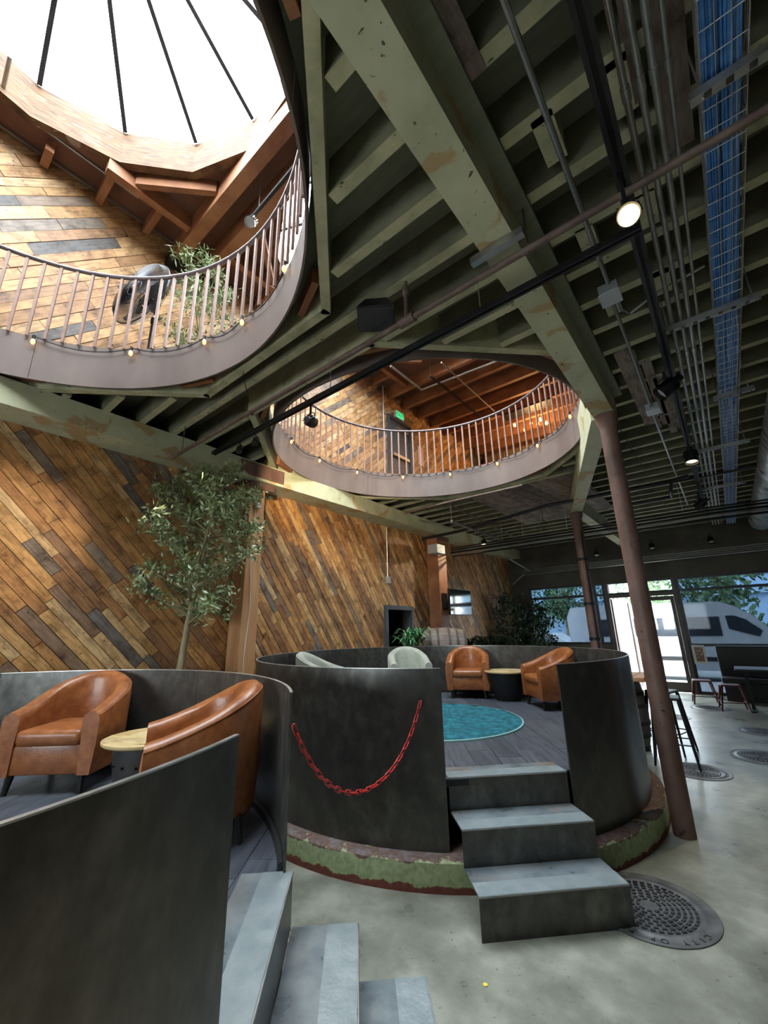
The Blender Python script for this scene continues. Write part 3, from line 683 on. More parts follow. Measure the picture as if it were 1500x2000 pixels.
def stair(p, d, wd, label, ext0=0):
    """p: left end of the platform nose, d: nose direction, steps go down to n"""
    d = Vector((*d, 0)).normalized(); n = Vector((d.y, -d.x, 0)); p = Vector((*p, 0)); t = thing('steel_stair', label, 'stair', p+d*(wd/2)+n*.3)
    h = .198; tr = .283
    for k in range(3):
        z = ZP-h*k; q = p+n*(tr*k); back = .0 if k else .22
        q0 = q-n*(back if k == 0 else tr-.004)
        b = B(); b.extr([q0+Vector((0, 0, z-.006)), q0+d*wd+Vector((0, 0, z-.006)), q+d*wd+Vector((0, 0, z-.006)), q+Vector((0, 0, z-.006))], (0, 0, .009)); tb = b.build('tread', mTread, t)
        B().extr([q-n*.13+Vector((0, 0, z+.003)), q-n*.13+d*wd+Vector((0, 0, z+.003)), q-n*.004+d*wd+Vector((0, 0, z+.003)), q-n*.004+Vector((0, 0, z+.003))], (0, 0, .0012)).build('grip_strip', M('grip_strip_coat', [(.27, .335, .35), (.37, .425, .435)], 14, .36, metal=.4, bump=.15) if 'grip_strip_coat' not in bpy.data.materials else bpy.data.materials['grip_strip_coat'], tb)
        B().tube([q+Vector((0, 0, z-.001)), q+d*wd+Vector((0, 0, z-.001))], .0045, 6).build('nosing', mEdge, tb)
        B().extr([q-n*.006+Vector((0, 0, z-h)), q-n*.006+d*wd+Vector((0, 0, z-h)), q+d*wd+Vector((0, 0, z-h)), q+Vector((0, 0, z-h))], (0, 0, h-.006)).build('riser', mSteel, t)
    return t
stair((-1.742, 2.80), (.707, .707), .868, 'three step folded steel stair leading up to the teal rug tub')
sd = Vector((math.cos(R_(-47)), math.sin(R_(-47))))
e_ = Vector((-1.69, 1.40)); st = e_+sd*.86
def stair2():
    # nose runs from e_ along sd; steps descend toward (+x,+y)
    d = -sd; return stair((st.x, st.y), (d.x, d.y), .86, 'three step folded steel stair leading up to the leather chair tub')
stair2()

# ------------------------------------------------------------------ tub chairs
def make_chair(label, mt, loc, rz):
    t = thing('tub_chair', label, 'chair', (0, 0, 0))
    W_, F_, BK = .325, -.29, .30; path = []
    yc = BK-W_*.93
    for i in range(5): path.append((-W_, F_+(yc-F_)*i/4))
    for i in range(1, 16): a = math.pi-math.pi*i/16; path.append((W_*math.cos(a), yc+W_*.93*math.sin(a)))
    for i in range(5): path.append((W_, yc+(F_-yc)*i/4))
    n = len(path); secs = []; piping = []
    for i, (x, y) in enumerate(path):
        a = path[max(i-1, 0)]; b = path[min(i+1, n-1)]; tx, ty = b[0]-a[0], b[1]-a[1]; L = math.hypot(tx, ty); nx, ny = -ty/L, tx/L
        f = min(1, max(0, (y-F_)/(BK-F_))); h = .505+.225*(f**1.25)
        pr = [(-.018, .115), (-.002, .30), (0, h-.05), (-.012, h-.018), (-.04, h), (-.075, h), (-.105, h-.022), (-.115, h-.06), (-.105, .30), (-.10, .115)]
        secs.append([(x+nx*o, y+ny*o, z) for o, z in pr]); piping.append((x+nx*.0-nx*.008, y-ny*.008, h-.028))
    b = B(); q = len(secs[0]); b.add([v for s_ in secs for v in s_], [(i*q+j, (i+1)*q+j, (i+1)*q+(j+1) % q, i*q+(j+1) % q) for i in range(n-1) for j in range(q)]+[tuple(range(q)), tuple(range((n-1)*q, n*q))[::-1]])
    b.build('shell', mt, t, smooth=True)
    B().tube(piping, .006, 6).build('piping', mt, t, smooth=True)
    B().rbox(-W_+.09, W_-.09, F_+.01, BK-.10, .118, .30, .015, 2).build('seat_base', mt, t, smooth=True)
    B().rbox(-W_+.105, W_-.105, F_-.012, BK-.12, .29, .395, .038, 4).build('seat_cushion', mt, t, smooth=True)
    for sx in (-1, 1):
        for y0, lean in ((F_+.05, -.015), (BK-.14, .02)):
            B().tube([(sx*.235, y0, .12), (sx*.245, y0+lean, 0)], [.027, .017], 8).build('leg', mDarkLeg, t)
    t.location = loc; t.rotation_euler = (0, 0, rz); return t
def face(p, q):  # local -Y looks from p to q
    return math.atan2(q[1]-p[1], q[0]-p[0])+math.pi/2
def at(c, a, r): return (c[0]+r*math.cos(R_(a)), c[1]+r*math.sin(R_(a)), ZP+.001)
pA = (-3.93, 1.16, ZP+.001); pB = (-2.40, 1.33, ZP+.001)
chA = make_chair('cognac leather tub chair with dark legs left of the riveted drum table', mLeather, pA, face(pA, (pA[0]+.66, pA[1]-.75)))
chB = dup(chA, pB, face(pB, (pB[0]-.40, pB[1]-.92)), 'cognac leather tub chair turned to show its side, right of the riveted drum table')
pC = at(T2, 105, 1.72); pD = at(T2, 58, 1.70)
chC = dup(chA, pC, face(pC, (pC[0]+.45, pC[1]-1)), 'cognac leather tub chair between the sage chair and the black drum table')
chD = dup(chA, pD, face(pD, (pD[0]-.75, pD[1]-.70)), 'cognac leather tub chair beside the thin column, partly hidden by the dark steel panel')
pE = at(T2, 137, 1.70); pF = at(T2, 193, 1.70)
chE = make_chair('sage green velvet tub chair with its curved back against the steel sheet', mVelvet, pE, face(pE, T2))
chF = dup(chE, pF, face(pF, (pF[0]+.9, pF[1]+.5)), 'sage green velvet tub chair sunk behind the chain hung panel with one arm showing')

# drum tables
def drum(c, label, rt, ht, prof, rivets, bmat):
    t = thing('drum_table', label, 'table', (*c, ZP))
    B().lathe([(0, .0)]+prof+[(0, prof[-1][1])], (*c, ZP), 36).build('drum_base', bmat, t, smooth=True)
    tp_ = B().lathe([(0, ht-.03), (rt-.012, ht-.03), (rt, ht-.02), (rt, ht-.006), (rt-.008, ht-.004), (0, ht-.004)], (*c, ZP), 40).build('table_top', mOrange if 0 else mTopE, t, smooth=True)
    plank_field((c[0]-rt, c[0]+rt, c[1]-rt, c[1]+rt), R_(30), .11, (.3, .6), [], lambda x, y: Vector((x, y, ZP+ht-.004)), Vector((0, 0, 1)), mTop, tp_, random.Random(9), name='board', th=.01, jit=.001, circ=(c[0], c[1], rt-.006), gap=.002)
    for k in range(rivets):
        a = 2*math.pi*k/rivets
        for z in (.20, .06):
            rr = prof[1][0] if z > .1 else prof[0][0]+.012
            B().sph((c[0]+rr*math.cos(a), c[1]+rr*math.sin(a), ZP+z), .008, 5).build('rivet', mBlack, t)
mTopE = M('table_edge_wood', [(.50, .36, .17), (.62, .47, .24)], 6, .4, bump=.1)
mDrum = M('dark_riveted_metal', [(.045, .042, .042), (.08, .075, .072)], 5, .5, metal=.4, bump=.08)
drum((-3.23, 1.42), 'round wooden top table with a riveted dark drum base between two leather chairs', .31, .345, [(.20, 0), (.235, .24), (.24, .31)], 16, mDrum)
drum(at(T2, 84, 1.66)[:2], 'round wooden top table with a smooth black tapered drum base', .31, .40, [(.17, 0), (.27, .26), (.275, .37)], 0, mBlack)

# rug
def rug():
    c = (-2.89, 4.37); rr = 1.0
    t = thing('round_rug', 'round teal shag rug with a pale edge on the tub floor', 'rug', (*c, ZP))
    b = B(); rnd = random.Random(2); N, K = 26, 110; vs = [(c[0], c[1], ZP+.016)]
    for i in range(1, N+1):
        for k in range(K): a = 2*math.pi*k/K; r = rr*i/N; vs.append((c[0]+r*math.cos(a), c[1]+r*math.sin(a), ZP+.009+(rnd.random()*.016 if i < N else -.009)))
    fs = [(0, 1+k, 1+(k+1) % K) for k in range(K)]+[(1+i*K+k, 1+(i+1)*K+k, 1+(i+1)*K+(k+1) % K, 1+i*K+(k+1) % K) for i in range(N-1) for k in range(K)]
    b.add(vs, fs).build('pile', mTeal, t, fix=False, smooth=True)
    B().lathe([(rr-.012, ZP+.001), (rr+.008, ZP+.001), (rr+.006, ZP+.014), (rr-.01, ZP+.016)], (*c, 0), 80).build('edge_binding', mTealE, t, smooth=True)
rug()

# red chain
def chain():
    A = Vector((-1.85, 2.655, 1.10)); Bq = Vector((-1.70, 1.39, 1.16))
    t = thing('plastic_chain', 'red plastic link chain looped between the two steel tubs', 'chain', (-1.78, 2.0, .72))
    pts = []
    for i in range(400):
        u = i/399; p = A.lerp(Bq, u); cc = 1.9; p.z -= (.405)*(1-(math.cosh(cc*(2*u-1))-1)/(math.cosh(cc)-1)); p.x += -.02*math.sin(math.pi*u); pts.append(p)
    b = B(); hl, hw = .020, .0105
    path = [(hl*s+hw*math.cos(a)*1.0, hw*math.sin(a), 0) for s, r0 in ((1, -90), (-1, 90)) for a in [R_(r0+180*k/6) for k in range(7)]]
    b.tube(path, .0037, 6, closed=True); me = b.mesh('link', mRed, True)
    pitch = .050; acc = pitch/2; k = 0; d = 0
    for i in range(1, len(pts)):
        sg = pts[i]-pts[i-1]; L = sg.length
        while d+L >= acc:
            p = pts[i-1]+sg*((acc-d)/L); x = sg.normalized(); yv = Vector((1, 0, 0)); yv = (yv-x*yv.dot(x)).normalized(); zv = x.cross(yv)
            if k % 2: yv, zv = zv, -yv
            o = bpy.data.objects.new('link', me); C.objects.link(o); mw = Matrix((x, yv, zv)).transposed().to_4x4(); mw.translation = p; o.matrix_basis = mw; par(o, t)
            acc += pitch; k += 1
        d += L
    n = (A-Vector((*T2, A.z))).normalized()
    B().tube([A-n*.02, A+n*.006, A+n*.012+Vector((0, 0, -.012)), A+n*.006+Vector((0, 0, -.028))], .004, 6).build('hook', mChrome, t)
    B().lathe([(.0, 0), (.014, 0), (.014, .004), (.007, .005)], (0, 0, 0), 14).build('grommet', mBlack, t).matrix_basis = Matrix.Translation(A-n*.012) @ n.to_track_quat('Z', 'Y').to_matrix().to_4x4()
chain()

# ------------------------------------------------------------------ manhole covers set in the floor
def txt(s, size, depth, mt, parent, mat4, name):
    cu_ = bpy.data.curves.new(name, 'FONT'); cu_.body = s; cu_.size = size; cu_.extrude = depth; cu_.align_x = 'CENTER'; cu_.align_y = 'CENTER'
    to = bpy.data.objects.new(name, cu_); C.objects.link(to); bpy.context.view_layer.update()
    me = bpy.data.meshes.new_from_object(to.evaluated_get(bpy.context.evaluated_depsgraph_get())); C.objects.unlink(to); bpy.data.objects.remove(to)
    me.materials.clear(); me.materials.append(mt)
    o = bpy.data.objects.new(name, me); C.objects.link(o); o.matrix_basis = mat4; par(o, parent); return o
def cover(c, r, label, style, text=None):
    t = thing('manhole_cover', label, 'manhole cover', (*c, 0))
    B().lathe([(0, .001), (r, .001), (r, .006), (r*.96, .008), (r*.93, .004), (r*.82, .004), (r*.80, .009), (r*.75, .009), (r*.73, .004), (0, .004)], (*c, 0), 64).build('frame_and_lid', mIron, t, smooth=True)
    b = B()
    if style == 'pads':
        for k, rr in enumerate([.17+.085*i for i in range(7)]):
            n = int(2*math.pi*rr/.115)
            for i in range(n):
                a = 2*math.pi*(i+.5*(k % 2))/n; d = Vector((math.cos(a), math.sin(a), 0))
                b.obox(Vector((*c, .006))+d*rr*r, d*.022*r, Vector((-d.y, d.x, 0))*.036*r, (0, 0, .003))
    else:
        for rr in [.12+.075*i for i in range(8)]:
            n = max(6, int(rr*26))
            for i in range(n):
                a = 2*math.pi*i/n; b.arc(*c, (rr-.018)*r, (rr+.018)*r, .003, .008, a, a+2*math.pi/n*.72, 3)
    b.build('raised_tread', mPad, t, kind='stuff')
    if text:
        a = text[1]
        for ch in text[0]:
            if ch != ' ':
                d = Vector((math.cos(a), math.sin(a), 0)); mw = Matrix((Vector((d.y, -d.x, 0)), d, Vector((0, 0, 1)))).transposed().to_4x4(); mw.translation = Vector((*c, .005))+d*r*.885
                txt(ch, .050, .002, mPad, t, mw, 'letter')
            a -= .165
p = onz(1245, 1777, 0)
def fitc(a, b): return ((a.x+b.x)/2, (a.y+b.y)/2), (a-b).length/2
cover((-.70, 3.27), .345, 'large cast iron manhole cover half under the folded steel stair', 'pads', ('CITY OF POR', R_(-22)))
cover((-.62, 6.27), .31, 'cast iron manhole cover below the black bar stool legs', 'rings')
cover((.0, 7.32), .36, 'cast iron manhole cover with wavy ribs beyond the bar stools', 'rings')
cover((.02, 8.95), .28, 'dark oval looking manhole cover in front of the maroon stools', 'rings')
cover((-.66, 10.8), .32, 'worn manhole cover close to the open door', 'rings')
cover((-1.15, 9.5), .27, 'small manhole cover behind the bar stools', 'rings')
B().lathe([(0, 0), (.012, .001), (.012, .003), (0, .004)], tuple(onz(948, 1924, 0)), 6).build('paper_scrap', M('yellow_scrap', [(.8, .62, .05), (.85, .7, .1)], 5, .6, bump=0), label='tiny yellow scrap lying on the concrete floor', cat='litter')

# ------------------------------------------------------------------ plants
def leaves(b, pts, n, L, wd, rnd, spread, updir=.3):
    for _ in range(n):
        p = Vector(rnd.choice(pts)); p = p+Vector((rnd.gauss(0, spread), rnd.gauss(0, spread), rnd.gauss(0, spread)))
        d = Vector((rnd.gauss(0, 1), rnd.gauss(0, 1), rnd.gauss(updir, 1))).normalized(); s_ = d.cross(Vector((rnd.gauss(0, 1), rnd.gauss(0, 1), rnd.gauss(0, 1)))).normalized(); up = s_.cross(d)
        l = L*rnd.uniform(.7, 1.3); wv = wd*rnd.uniform(.8, 1.2)
        b.add([p, p+d*l*.45+s_*wv-up*wv*.3, p+d*l, p+d*l*.45-s_*wv-up*wv*.3], [(0, 1, 2), (0, 2, 3)])
def tree(name, base, top, label, cat, rnd, nb, spread, nl, lw, mt, trunk_r, bstart=.45, pot=None, crown=1.0, lean=.05, group=None):
    t = thing(name, label, cat, base, group=group)
    base, top = Vector(base), Vector(top); H = (top-base)
    tr = [base+H*u+Vector((rnd.gauss(0, lean)*u*.3, rnd.gauss(0, lean)*u*.3, 0)) for u in [i/8 for i in range(9)]]
    B().tube(tr, [trunk_r*(1-.75*i/8) for i in range(9)], 9).build('trunk', mBark, t, smooth=True)
    tips = []; bb = B()
    for k in range(nb):
        u = bstart+(1-bstart)*(k+.5)/nb; p = tr[0].lerp(tr[-1], u); q = tr[min(8, int(u*8))]; p = Vector((q.x, q.y, p.z))
        a = k*2.4+rnd.uniform(-.4, .4); sh = math.sin(math.pi*min(1, max(.12, (u-bstart)/(1-bstart)*.85+.12)))
        ln = crown*spread*(.45+.75*sh)*rnd.uniform(.75, 1.15); e = p+Vector((math.cos(a)*ln, math.sin(a)*ln, ln*rnd.uniform(.25, .75)))
        e.x = max(e.x, XW+.12)
        mid = p.lerp(e, .5)+Vector((0, 0, -.05*ln)); bb.tube([p, mid, e], [trunk_r*.35, trunk_r*.22, trunk_r*.08], 5)
        for f in (.35, .5, .65, .8, .9, 1.0, 1.0): tips.append(p.lerp(e, f))
        for _ in range(3):
            g = p.lerp(e, rnd.uniform(.4, .9)); h = g+Vector((rnd.gauss(0, .5), rnd.gauss(0, .5), rnd.uniform(.1, .7)))*ln*.45; h.x = max(h.x, XW+.1); bb.tube([g, h], [trunk_r*.12, trunk_r*.05], 4); tips += [g.lerp(h, .6), h]
    bb.build('branches', mBark, t)
    lb = B(); leaves(lb, tips, nl, lw[0], lw[1], rnd, lw[2]); lb.v = [(max(x, XW+.05), y, z) for x, y, z in lb.v]
    lb.build('foliage', mt, t, fix=False, kind='stuff')
    if pot: B().lathe([(0, 0), (pot[0]*.75, 0), (pot[0], pot[1]), (pot[0]*.9, pot[1]), (pot[0]*.86, pot[1]-.03), (0, pot[1]-.03)], base, 24).build('pot', pot[2], t, smooth=True)
    return t
tree('olive_tree', (-4.72, 2.15, 0), (-4.66, 2.42, 3.35), 'tall artificial olive tree with a slender trunk in front of the plank wall', 'tree', random.Random(8), 32, .60, 5000, (.074, .0145, .045), mLeaf, .055, .50, (.22, .35, mPotD))
tree('potted_olive', (-4.55, 1.92, HU), (-4.5, 1.95, 6.32), 'olive plant in a woven pot on the upper floor beside the pedestal fan', 'plant', random.Random(18), 16, .36, 1900, (.085, .010, .05), mLeaf, .022, .18, (.20, .28, mPot))
tree('bamboo_plant', (-4.8, 11.1, 0), (-4.75, 11.15, 2.35), 'tall feathery bamboo plant in the corner by the storefront', 'plant', random.Random(28), 24, .36, 1700, (.11, .014, .08), mLeafD, .03, .3, (.2, .35, mPot))
tree('leafy_fig', (-4.35, 11.9, 0), (-4.3, 11.9, 2.0), 'dark bushy fig beside the window edge', 'plant', random.Random(38), 14, .42, 900, (.12, .04, .09), mLeafD, .03, .35, (.2, .35, mPot))
def tuft(base, n, L, wd, label, mt, rnd, pot, spread=.5):
    t = thing('leafy_plant', label, 'plant', base); b = B(); base = Vector(base)
    for i in range(n):
        a = rnd.uniform(0, 2*math.pi); s0 = base+Vector((rnd.gauss(0, .06), rnd.gauss(0, .06), rnd.uniform(.1, .5)*L+pot[1])); d = Vector((math.cos(a), math.sin(a), 0)); l = L*rnd.uniform(.4, .75); s_ = Vector((-d.y, d.x, 0))
        p = [s0, s0+d*l*.35+Vector((0, 0, l*.45)), s0+d*l*.75*spread*2+Vector((0, 0, l*.55)), s0+d*l*1.1*spread*2+Vector((0, 0, l*.35))]
        w_ = [.4, 1, .8, .05]
        b.add([x+s_*wd*w_[j]*sg for j, x in enumerate(p) for sg in (-1, 1)], [(2*j, 2*j+1, 2*j+3, 2*j+2) for j in range(3)])
    b.build('foliage', mt, t, fix=False, kind='stuff')
    B().lathe([(0, 0), (.12, 0), (.15, pot[1]), (.13, pot[1]), (.12, pot[1]-.03), (0, pot[1]-.03)], base, 20).build('pot', pot[0], t, smooth=True)
# planter shelf behind the tub holds barrel and plants
sh = thing('planter_ledge', 'dark ledge behind the far steel rim carrying plants and an oak barrel', 'ledge', (-4.6, 8.6, 0))
B().box(-4.86, -4.05, 6.75, 10.6, .86, .94).build('ledge_top', mBlackW, sh)
B().box(-4.84, -4.12, 6.8, 10.55, 0, .86).build('ledge_front', mBlackW, sh)
pp = CAM+ray(803, 1250)*(7.85/ray(803, 1250).xy.length)
tuft((pp.x, pp.y, 0), 90, .62, .018, 'bright green spiky plant next to the oak barrel', mLeafB, random.Random(4), (mPotD, 1.12), .42)
for k, (px, dd) in enumerate(((915, 9.6), (940, 9.9), (962, 10.2), (985, 10.5))):
    q = CAM+ray(px, 1255)*(dd/ray(px, 1255).xy.length); q.x = min(max(q.x, -4.70), -4.25)
    tuft((q.x, min(q.y, 8.6+.55*k), .941), 34, .42, .03, ['low dark leafy plant right of the oak barrel', 'broad leaved dark plant on the ledge', 'trailing dark plant on the ledge by the bamboo', 'pale potted dark plant under the bamboo'][k], mLeafD, random.Random(40+k), (mPot, .14), .5)
# oak barrel lying on its side
def barrel(c, ax, L, R0, R1, label, stand=None):
    t = thing('oak_barrel', label, 'barrel', (c[0], c[1], c[2]-R1)); ax = Vector(ax).normalized(); u = ax.cross(Vector((0, 0, 1)))
    if u.length < .1: u = Vector((1, 0, 0))
    u.normalize(); v = u.cross(ax); c = Vector(c); n = 22
    def ring(s, r, a): return c+ax*s*L/2+(u*math.cos(a)+v*math.sin(a))*r
    for i in range(n):
        a0, a1 = 2*math.pi*(i+.02)/n, 2*math.pi*(i+.98)/n; b = B(); vs = []
        for j in range(9):
            s = -1+2*j/8; r = R0+(R1-R0)*(1-s*s)
            vs += [ring(s, r, a0), ring(s, r, a1), ring(s, r-.025, a1), ring(s, r-.025, a0)]
        b.add(vs, [(4*j+k, 4*j+(k+1) % 4, 4*j+4+(k+1) % 4, 4*j+4+k) for j in range(8) for k in range(4)]+[(0, 3, 2, 1), (32, 33, 34, 35)]).build('stave', mBarrel, t)
    for s in (-.95, -.6, -.25, .25, .6, .95):
        r = R0+(R1-R0)*(1-s*s)+.003; b = B(); k = 30; vs = []
        for i in range(k):
            a = 2*math.pi*i/k
            for ds, dr in ((-.05, 0), (.05, 0), (.05, .004), (-.05, .004)): vs.append(ring(s+ds*.9/L, r+dr-abs(ds)*0, a))
        b.add(vs, [(4*i+j, 4*((i+1) % k)+j, 4*((i+1) % k)+(j+1) % 4, 4*i+(j+1) % 4) for i in range(k) for j in range(4)]).build('hoop', mHoop, t, smooth=True)
    for s in (-.93, .93):
        B().tube([c+ax*s*L/2, c+ax*(s+.02)*L/2], R0*.96, 28).build('barrel_head', mBarrel, t)
    return t
bp_ = Vector((-4.42, 7.18, 1.30)); barrel(bp_, (.80, .60, 0), .86, .26, .32, 'grey aged oak barrel lying on its side behind the steel rim')
# television
tvc = Vector((-4.66, 8.40, 2.16)); ta = Vector((.02, 1, 0)).normalized(); tn = Vector((ta.y, -ta.x, 0))
tv = thing('flat_television', 'black flat television on a swing arm from the dark red post', 'television', tvc)
B().obox(tvc, ta*.47, tn*.022, (0, 0, .28)).build('housing', mBlack, tv)
B().obox(tvc+tn*.0225, ta*.455, tn*.002, (0, 0, .265)).build('screen', mScreen, tv)
B().beam(tvc-tn*.02, (-4.9, 8.2, 2.18), .05, .05).box(-4.90, -4.86, 8.0, 8.2, 2.0, 2.36).build('bracket', mBlack, tv)
sw = thing('surface_switch', 'grey switch box with a thin conduit running up the plank wall', 'switch box', (XW, 6.55, 2.4)); q = onx(758, 1133, XW+.02)
B().rbox(XW-.005, XW+.05, q.y-.05, q.y+.05, q.z-.07, q.z+.07, .008, 2).build('box', mBoxG, sw)
B().tube([(XW+.012, q.y, q.z+.07), (XW+.012, q.y, HB-.02)], .009, 6).build('conduit', mGalv, sw)
# ------------------------------------------------------------------ upper floor things seen through the openings
def fan():
    c = Vector((-4.45, 1.40, HU)); t = thing('pedestal_fan', 'large black pedestal fan behind the upper railing', 'fan', c)
    hd = Vector((-4.42, 1.22, 5.27)); nn = Vector((.30, -.92, .10)).normalized()
    B().lathe([(0, 0), (.24, 0), (.24, .02), (.05, .05), (0, .05)], c, 28).build('base', mBlack, t, smooth=True)
    B().cyl(c, (c.x, c.y, 5.0), .028).build('pole', mBlack, t); B().cyl((c.x, c.y, 5.0), (c.x, c.y, 5.25), .02).build('inner_pole', mChrome, t)
    B().lathe([(.03, 5.0), (.036, 5.0), (.036, 5.06), (.03, 5.06)], (c.x, c.y, 0), 16).build('collar', mBlack, t)
    mw = nn.to_track_quat('Z', 'Y').to_matrix().to_4x4(); mw.translation = hd
    def put(b, nm, mt, smooth=False): o = b.build(nm, mt, t, smooth=smooth); o.matrix_basis = mw; return o
    put(B().lathe([(0, -.22), (.075, -.20), (.085, -.06), (0, -.05)], (0, 0, 0), 20), 'motor', mBlack, True)
    cage = B(); RR = .41
    for k in range(96):
        a = 2*math.pi*k/96; ca, sa = math.cos(a), math.sin(a)
        cage.tube([(.04*ca, .04*sa, .085), (.16*ca, .16*sa, .08), (.37*ca, .37*sa, .05), (RR*ca, RR*sa, 0), (.37*ca, .37*sa, -.06), (.10*ca, .10*sa, -.09)], .0030, 3, cap=False)
    for rr, z in ((.1, .083), (.2, .07), (RR, 0), (.2, -.075)):
        cage.tube([(rr*math.cos(a), rr*math.sin(a), z) for a in [2*math.pi*i/40 for i in range(40)]], .004 if rr < RR else .008, 5, closed=True)
    put(cage, 'cage', mFanM)
    for k in range(3):
        b = B(); a0 = 2*math.pi*k/3; vs = []
        for i in range(6):
            for j in range(5):
                r = .05+.3*i/5; a = a0+(-.45+.9*j/4)*(1 if i else .6); vs.append((r*math.cos(a), r*math.sin(a), -.03+.05*(j/4-.5)))
        b.add(vs, [(i*5+j, i*5+j+1, (i+1)*5+j+1, (i+1)*5+j) for i in range(5) for j in range(4)]); put(b, 'blade', mBlack)
    put(B().sph((0, 0, .085), .025, 6), 'hub_badge', mChrome, True)
fan()
xs = thing('exit_sign', 'green lit EXIT sign above the upper slate door', 'sign', (XW, 7.1, 6.4))
B().rbox(XW-.01, XW+.05, 6.84, 7.16, 6.345, 6.53, .008, 2).build('housing', mWhiteP, xs)
B().box(XW+.05, XW+.054, 6.86, 7.14, 6.36, 6.515).build('lit_face', mExit, xs)
txt('EXIT', .14, .001, mDeck, xs, Matrix(((0, 0, 1, XW+.056), (1, 0, 0, 7.0), (0, 1, 0, 6.4375), (0, 0, 0, 1))), 'lettering')
pr_ = thing('wall_conduit', 'thin pale conduit climbing the upper plank wall to the roof', 'conduit', (XW, 6.42, HU))
B().tube([(XW+.02, 6.42, HU), (XW+.02, 6.42, 6.3), (XW+.02, 6.42, HR-.05)], .014, 8).tube([(XW+.02, 6.42, 6.35), (XW+.025, 6.5, 6.30), (XW+.025, 6.75, 6.45), (XW+.02, 6.9, 6.47)], .008, 6).build('pipe', mWhiteP, pr_)
nt_ = thing('wall_notice', 'small pink notice pinned on the upper wall by the slate door', 'notice', (XW, 7.85, 5.4)); B().box(XW-.012, XW+.012, 7.78, 7.98, 5.45, 5.95).build('sheet', M('pink_paper', [(.75, .45, .40), (.80, .55, .5)], 9, .7, bump=0), nt_)
# bar at the far end of the upper floor: tin back, amber bulkhead, dark front
barb = thing('upper_bar', 'amber wood bulkhead with corrugated tin above, far end of the upper floor', 'bar', (-2.5, 10.9, HU))
for i in range(60): B().box(-5.0+i*.1, -4.95+i*.1, 11.2, 11.24, 6.35, HR-.3).build('tin_rib', mCorr, barb) if i < 55 else None
B().box(-5.05, 1.0, 11.24, 11.27, 6.2, HR-.3).build('tin_sheet', mCorr, barb)
B().box(-5.05, 1.0, 10.85, 10.93, 5.85, 6.35).build('bulkhead', mOrange, barb)
B().box(-5.05, 1.0, 10.7, 10.9, HU, 5.45).build('counter', mTimber, barb)
ch = thing('edison_chandelier', 'cluster of warm filament bulbs hanging before the corrugated tin', 'chandelier', (-2.9, 9.4, 6.3))
bulbs = [(1005, 826), (1025, 835), (1037, 822), (1050, 823), (1055, 815), (1067, 822)]; tube_ = B()
for k, q in enumerate(bulbs):
    p = ony(q[0], q[1]+3, 9.1+.12*(k % 3)); bu = B().lathe([(.002, -.07), (.02, -.06), (.034, -.03), (.028, 0), (.014, .035)], p, 12).build('bulb', mWarm, ch, smooth=True); B().tube([p+Vector((0, 0, .03)), (p.x, p.y, HR-.25)], .006, 5).build('cord', mBlack, bu)
B().box(-3.5, -2.3, 9.05, 9.4, HR-.32, HR-.29).build('canopy', mBlack, ch)
ll = bpy.data.lights.new('chandelier_glow', 'POINT'); ll.energy = 45; ll.color = (1, .55, .2); ll.shadow_soft_size = .3; lo = bpy.data.objects.new('chandelier_glow', ll); C.objects.link(lo); lo.location = (-2.8, 9.6, 6.2)
# upper level track light, sprinkler pipes
def track_head(t, p, d, lens, s=1.0, mt=mBlack):
    p = Vector(p); d = Vector(d).normalized(); mw = d.to_track_quat('Z', 'Y').to_matrix().to_4x4(); mw.translation = p
    b = B().lathe([(.0, -.13*s), (.03*s, -.13*s), (.034*s, -.06*s), (.06*s, 0), (.066*s, .075*s), (.062*s, .075*s), (.058*s, .04*s), (0, .035*s)], (0, 0, 0), 22)
    h = b.build('lamp_head', mt, t, smooth=True); h.matrix_basis = mw
    fb = B()
    for k in range(14):
        a = 2*math.pi*k/14; fb.obox((.046*s*math.cos(a), .046*s*math.sin(a), -.03*s), (.016*s*math.cos(a), .016*s*math.sin(a), 0), (-.002*math.sin(a), .002*math.cos(a), 0), (0, 0, .04*s))
    f = fb.build('cooling_fins', mt, t); f.matrix_basis = mw
    l = B().lathe([(0, .045*s), (.057*s, .042*s)], (0, 0, 0), 22).build('lens', lens, t); l.matrix_basis = mw
    return h
mLensOff = M('dull_lens', [(.5, .5, .48), (.6, .6, .58)], 5, .2, bump=0)
up = thing('upper_track_light', 'black track rail with a chrome lamp head under the skylight roof', 'track light', (-3.9, 2.2, 6.4))
a_, b_ = onz(492, 425, 6.4), onz(590, 308, 6.4)
B().beam(a_, b_, .035, .03).build('rail', mBlack, up); track_head(up, onz(491, 432, 6.28), (.3, -.5, -.9), mLensOff, .95, mChrome); B().tube([a_+(b_-a_)*.15, a_+(b_-a_)*.15+Vector((0, 0, .6))], .004, 5).build('hanger', mWire, up)
sp_ = thing('sprinkler_pipe', 'grey sprinkler pipe under the skylight curb', 'pipe', (-4.6, .5, 6.7))
a_, b_ = onx(2, 190, -4.85), onx(270, 385, -4.85)
B().tube([a_, b_], .02, 8).tube([a_, onx(20, 110, -4.4)], .02, 8).build('pipe', mGalv, sp_, smooth=True)
ut = thing('upper_track_rail', 'black track rail hung under the rafters beyond the round opening', 'track light', (-3.5, 8, 6.5)); a_, b_ = onz(841, 735, 6.6), onz(940, 815, 6.6)
B().beam(a_, b_, .04, .035).build('rail', mBlack, ut); B().tube([a_, a_+Vector((0, 0, .3))], .004, 5).build('hanger', mWire, ut)
us = thing('upper_sprinkler_line', 'pale branching sprinkler pipes under the red rafters', 'pipe', (-3.5, 7.6, 6.6)); z_ = 6.64
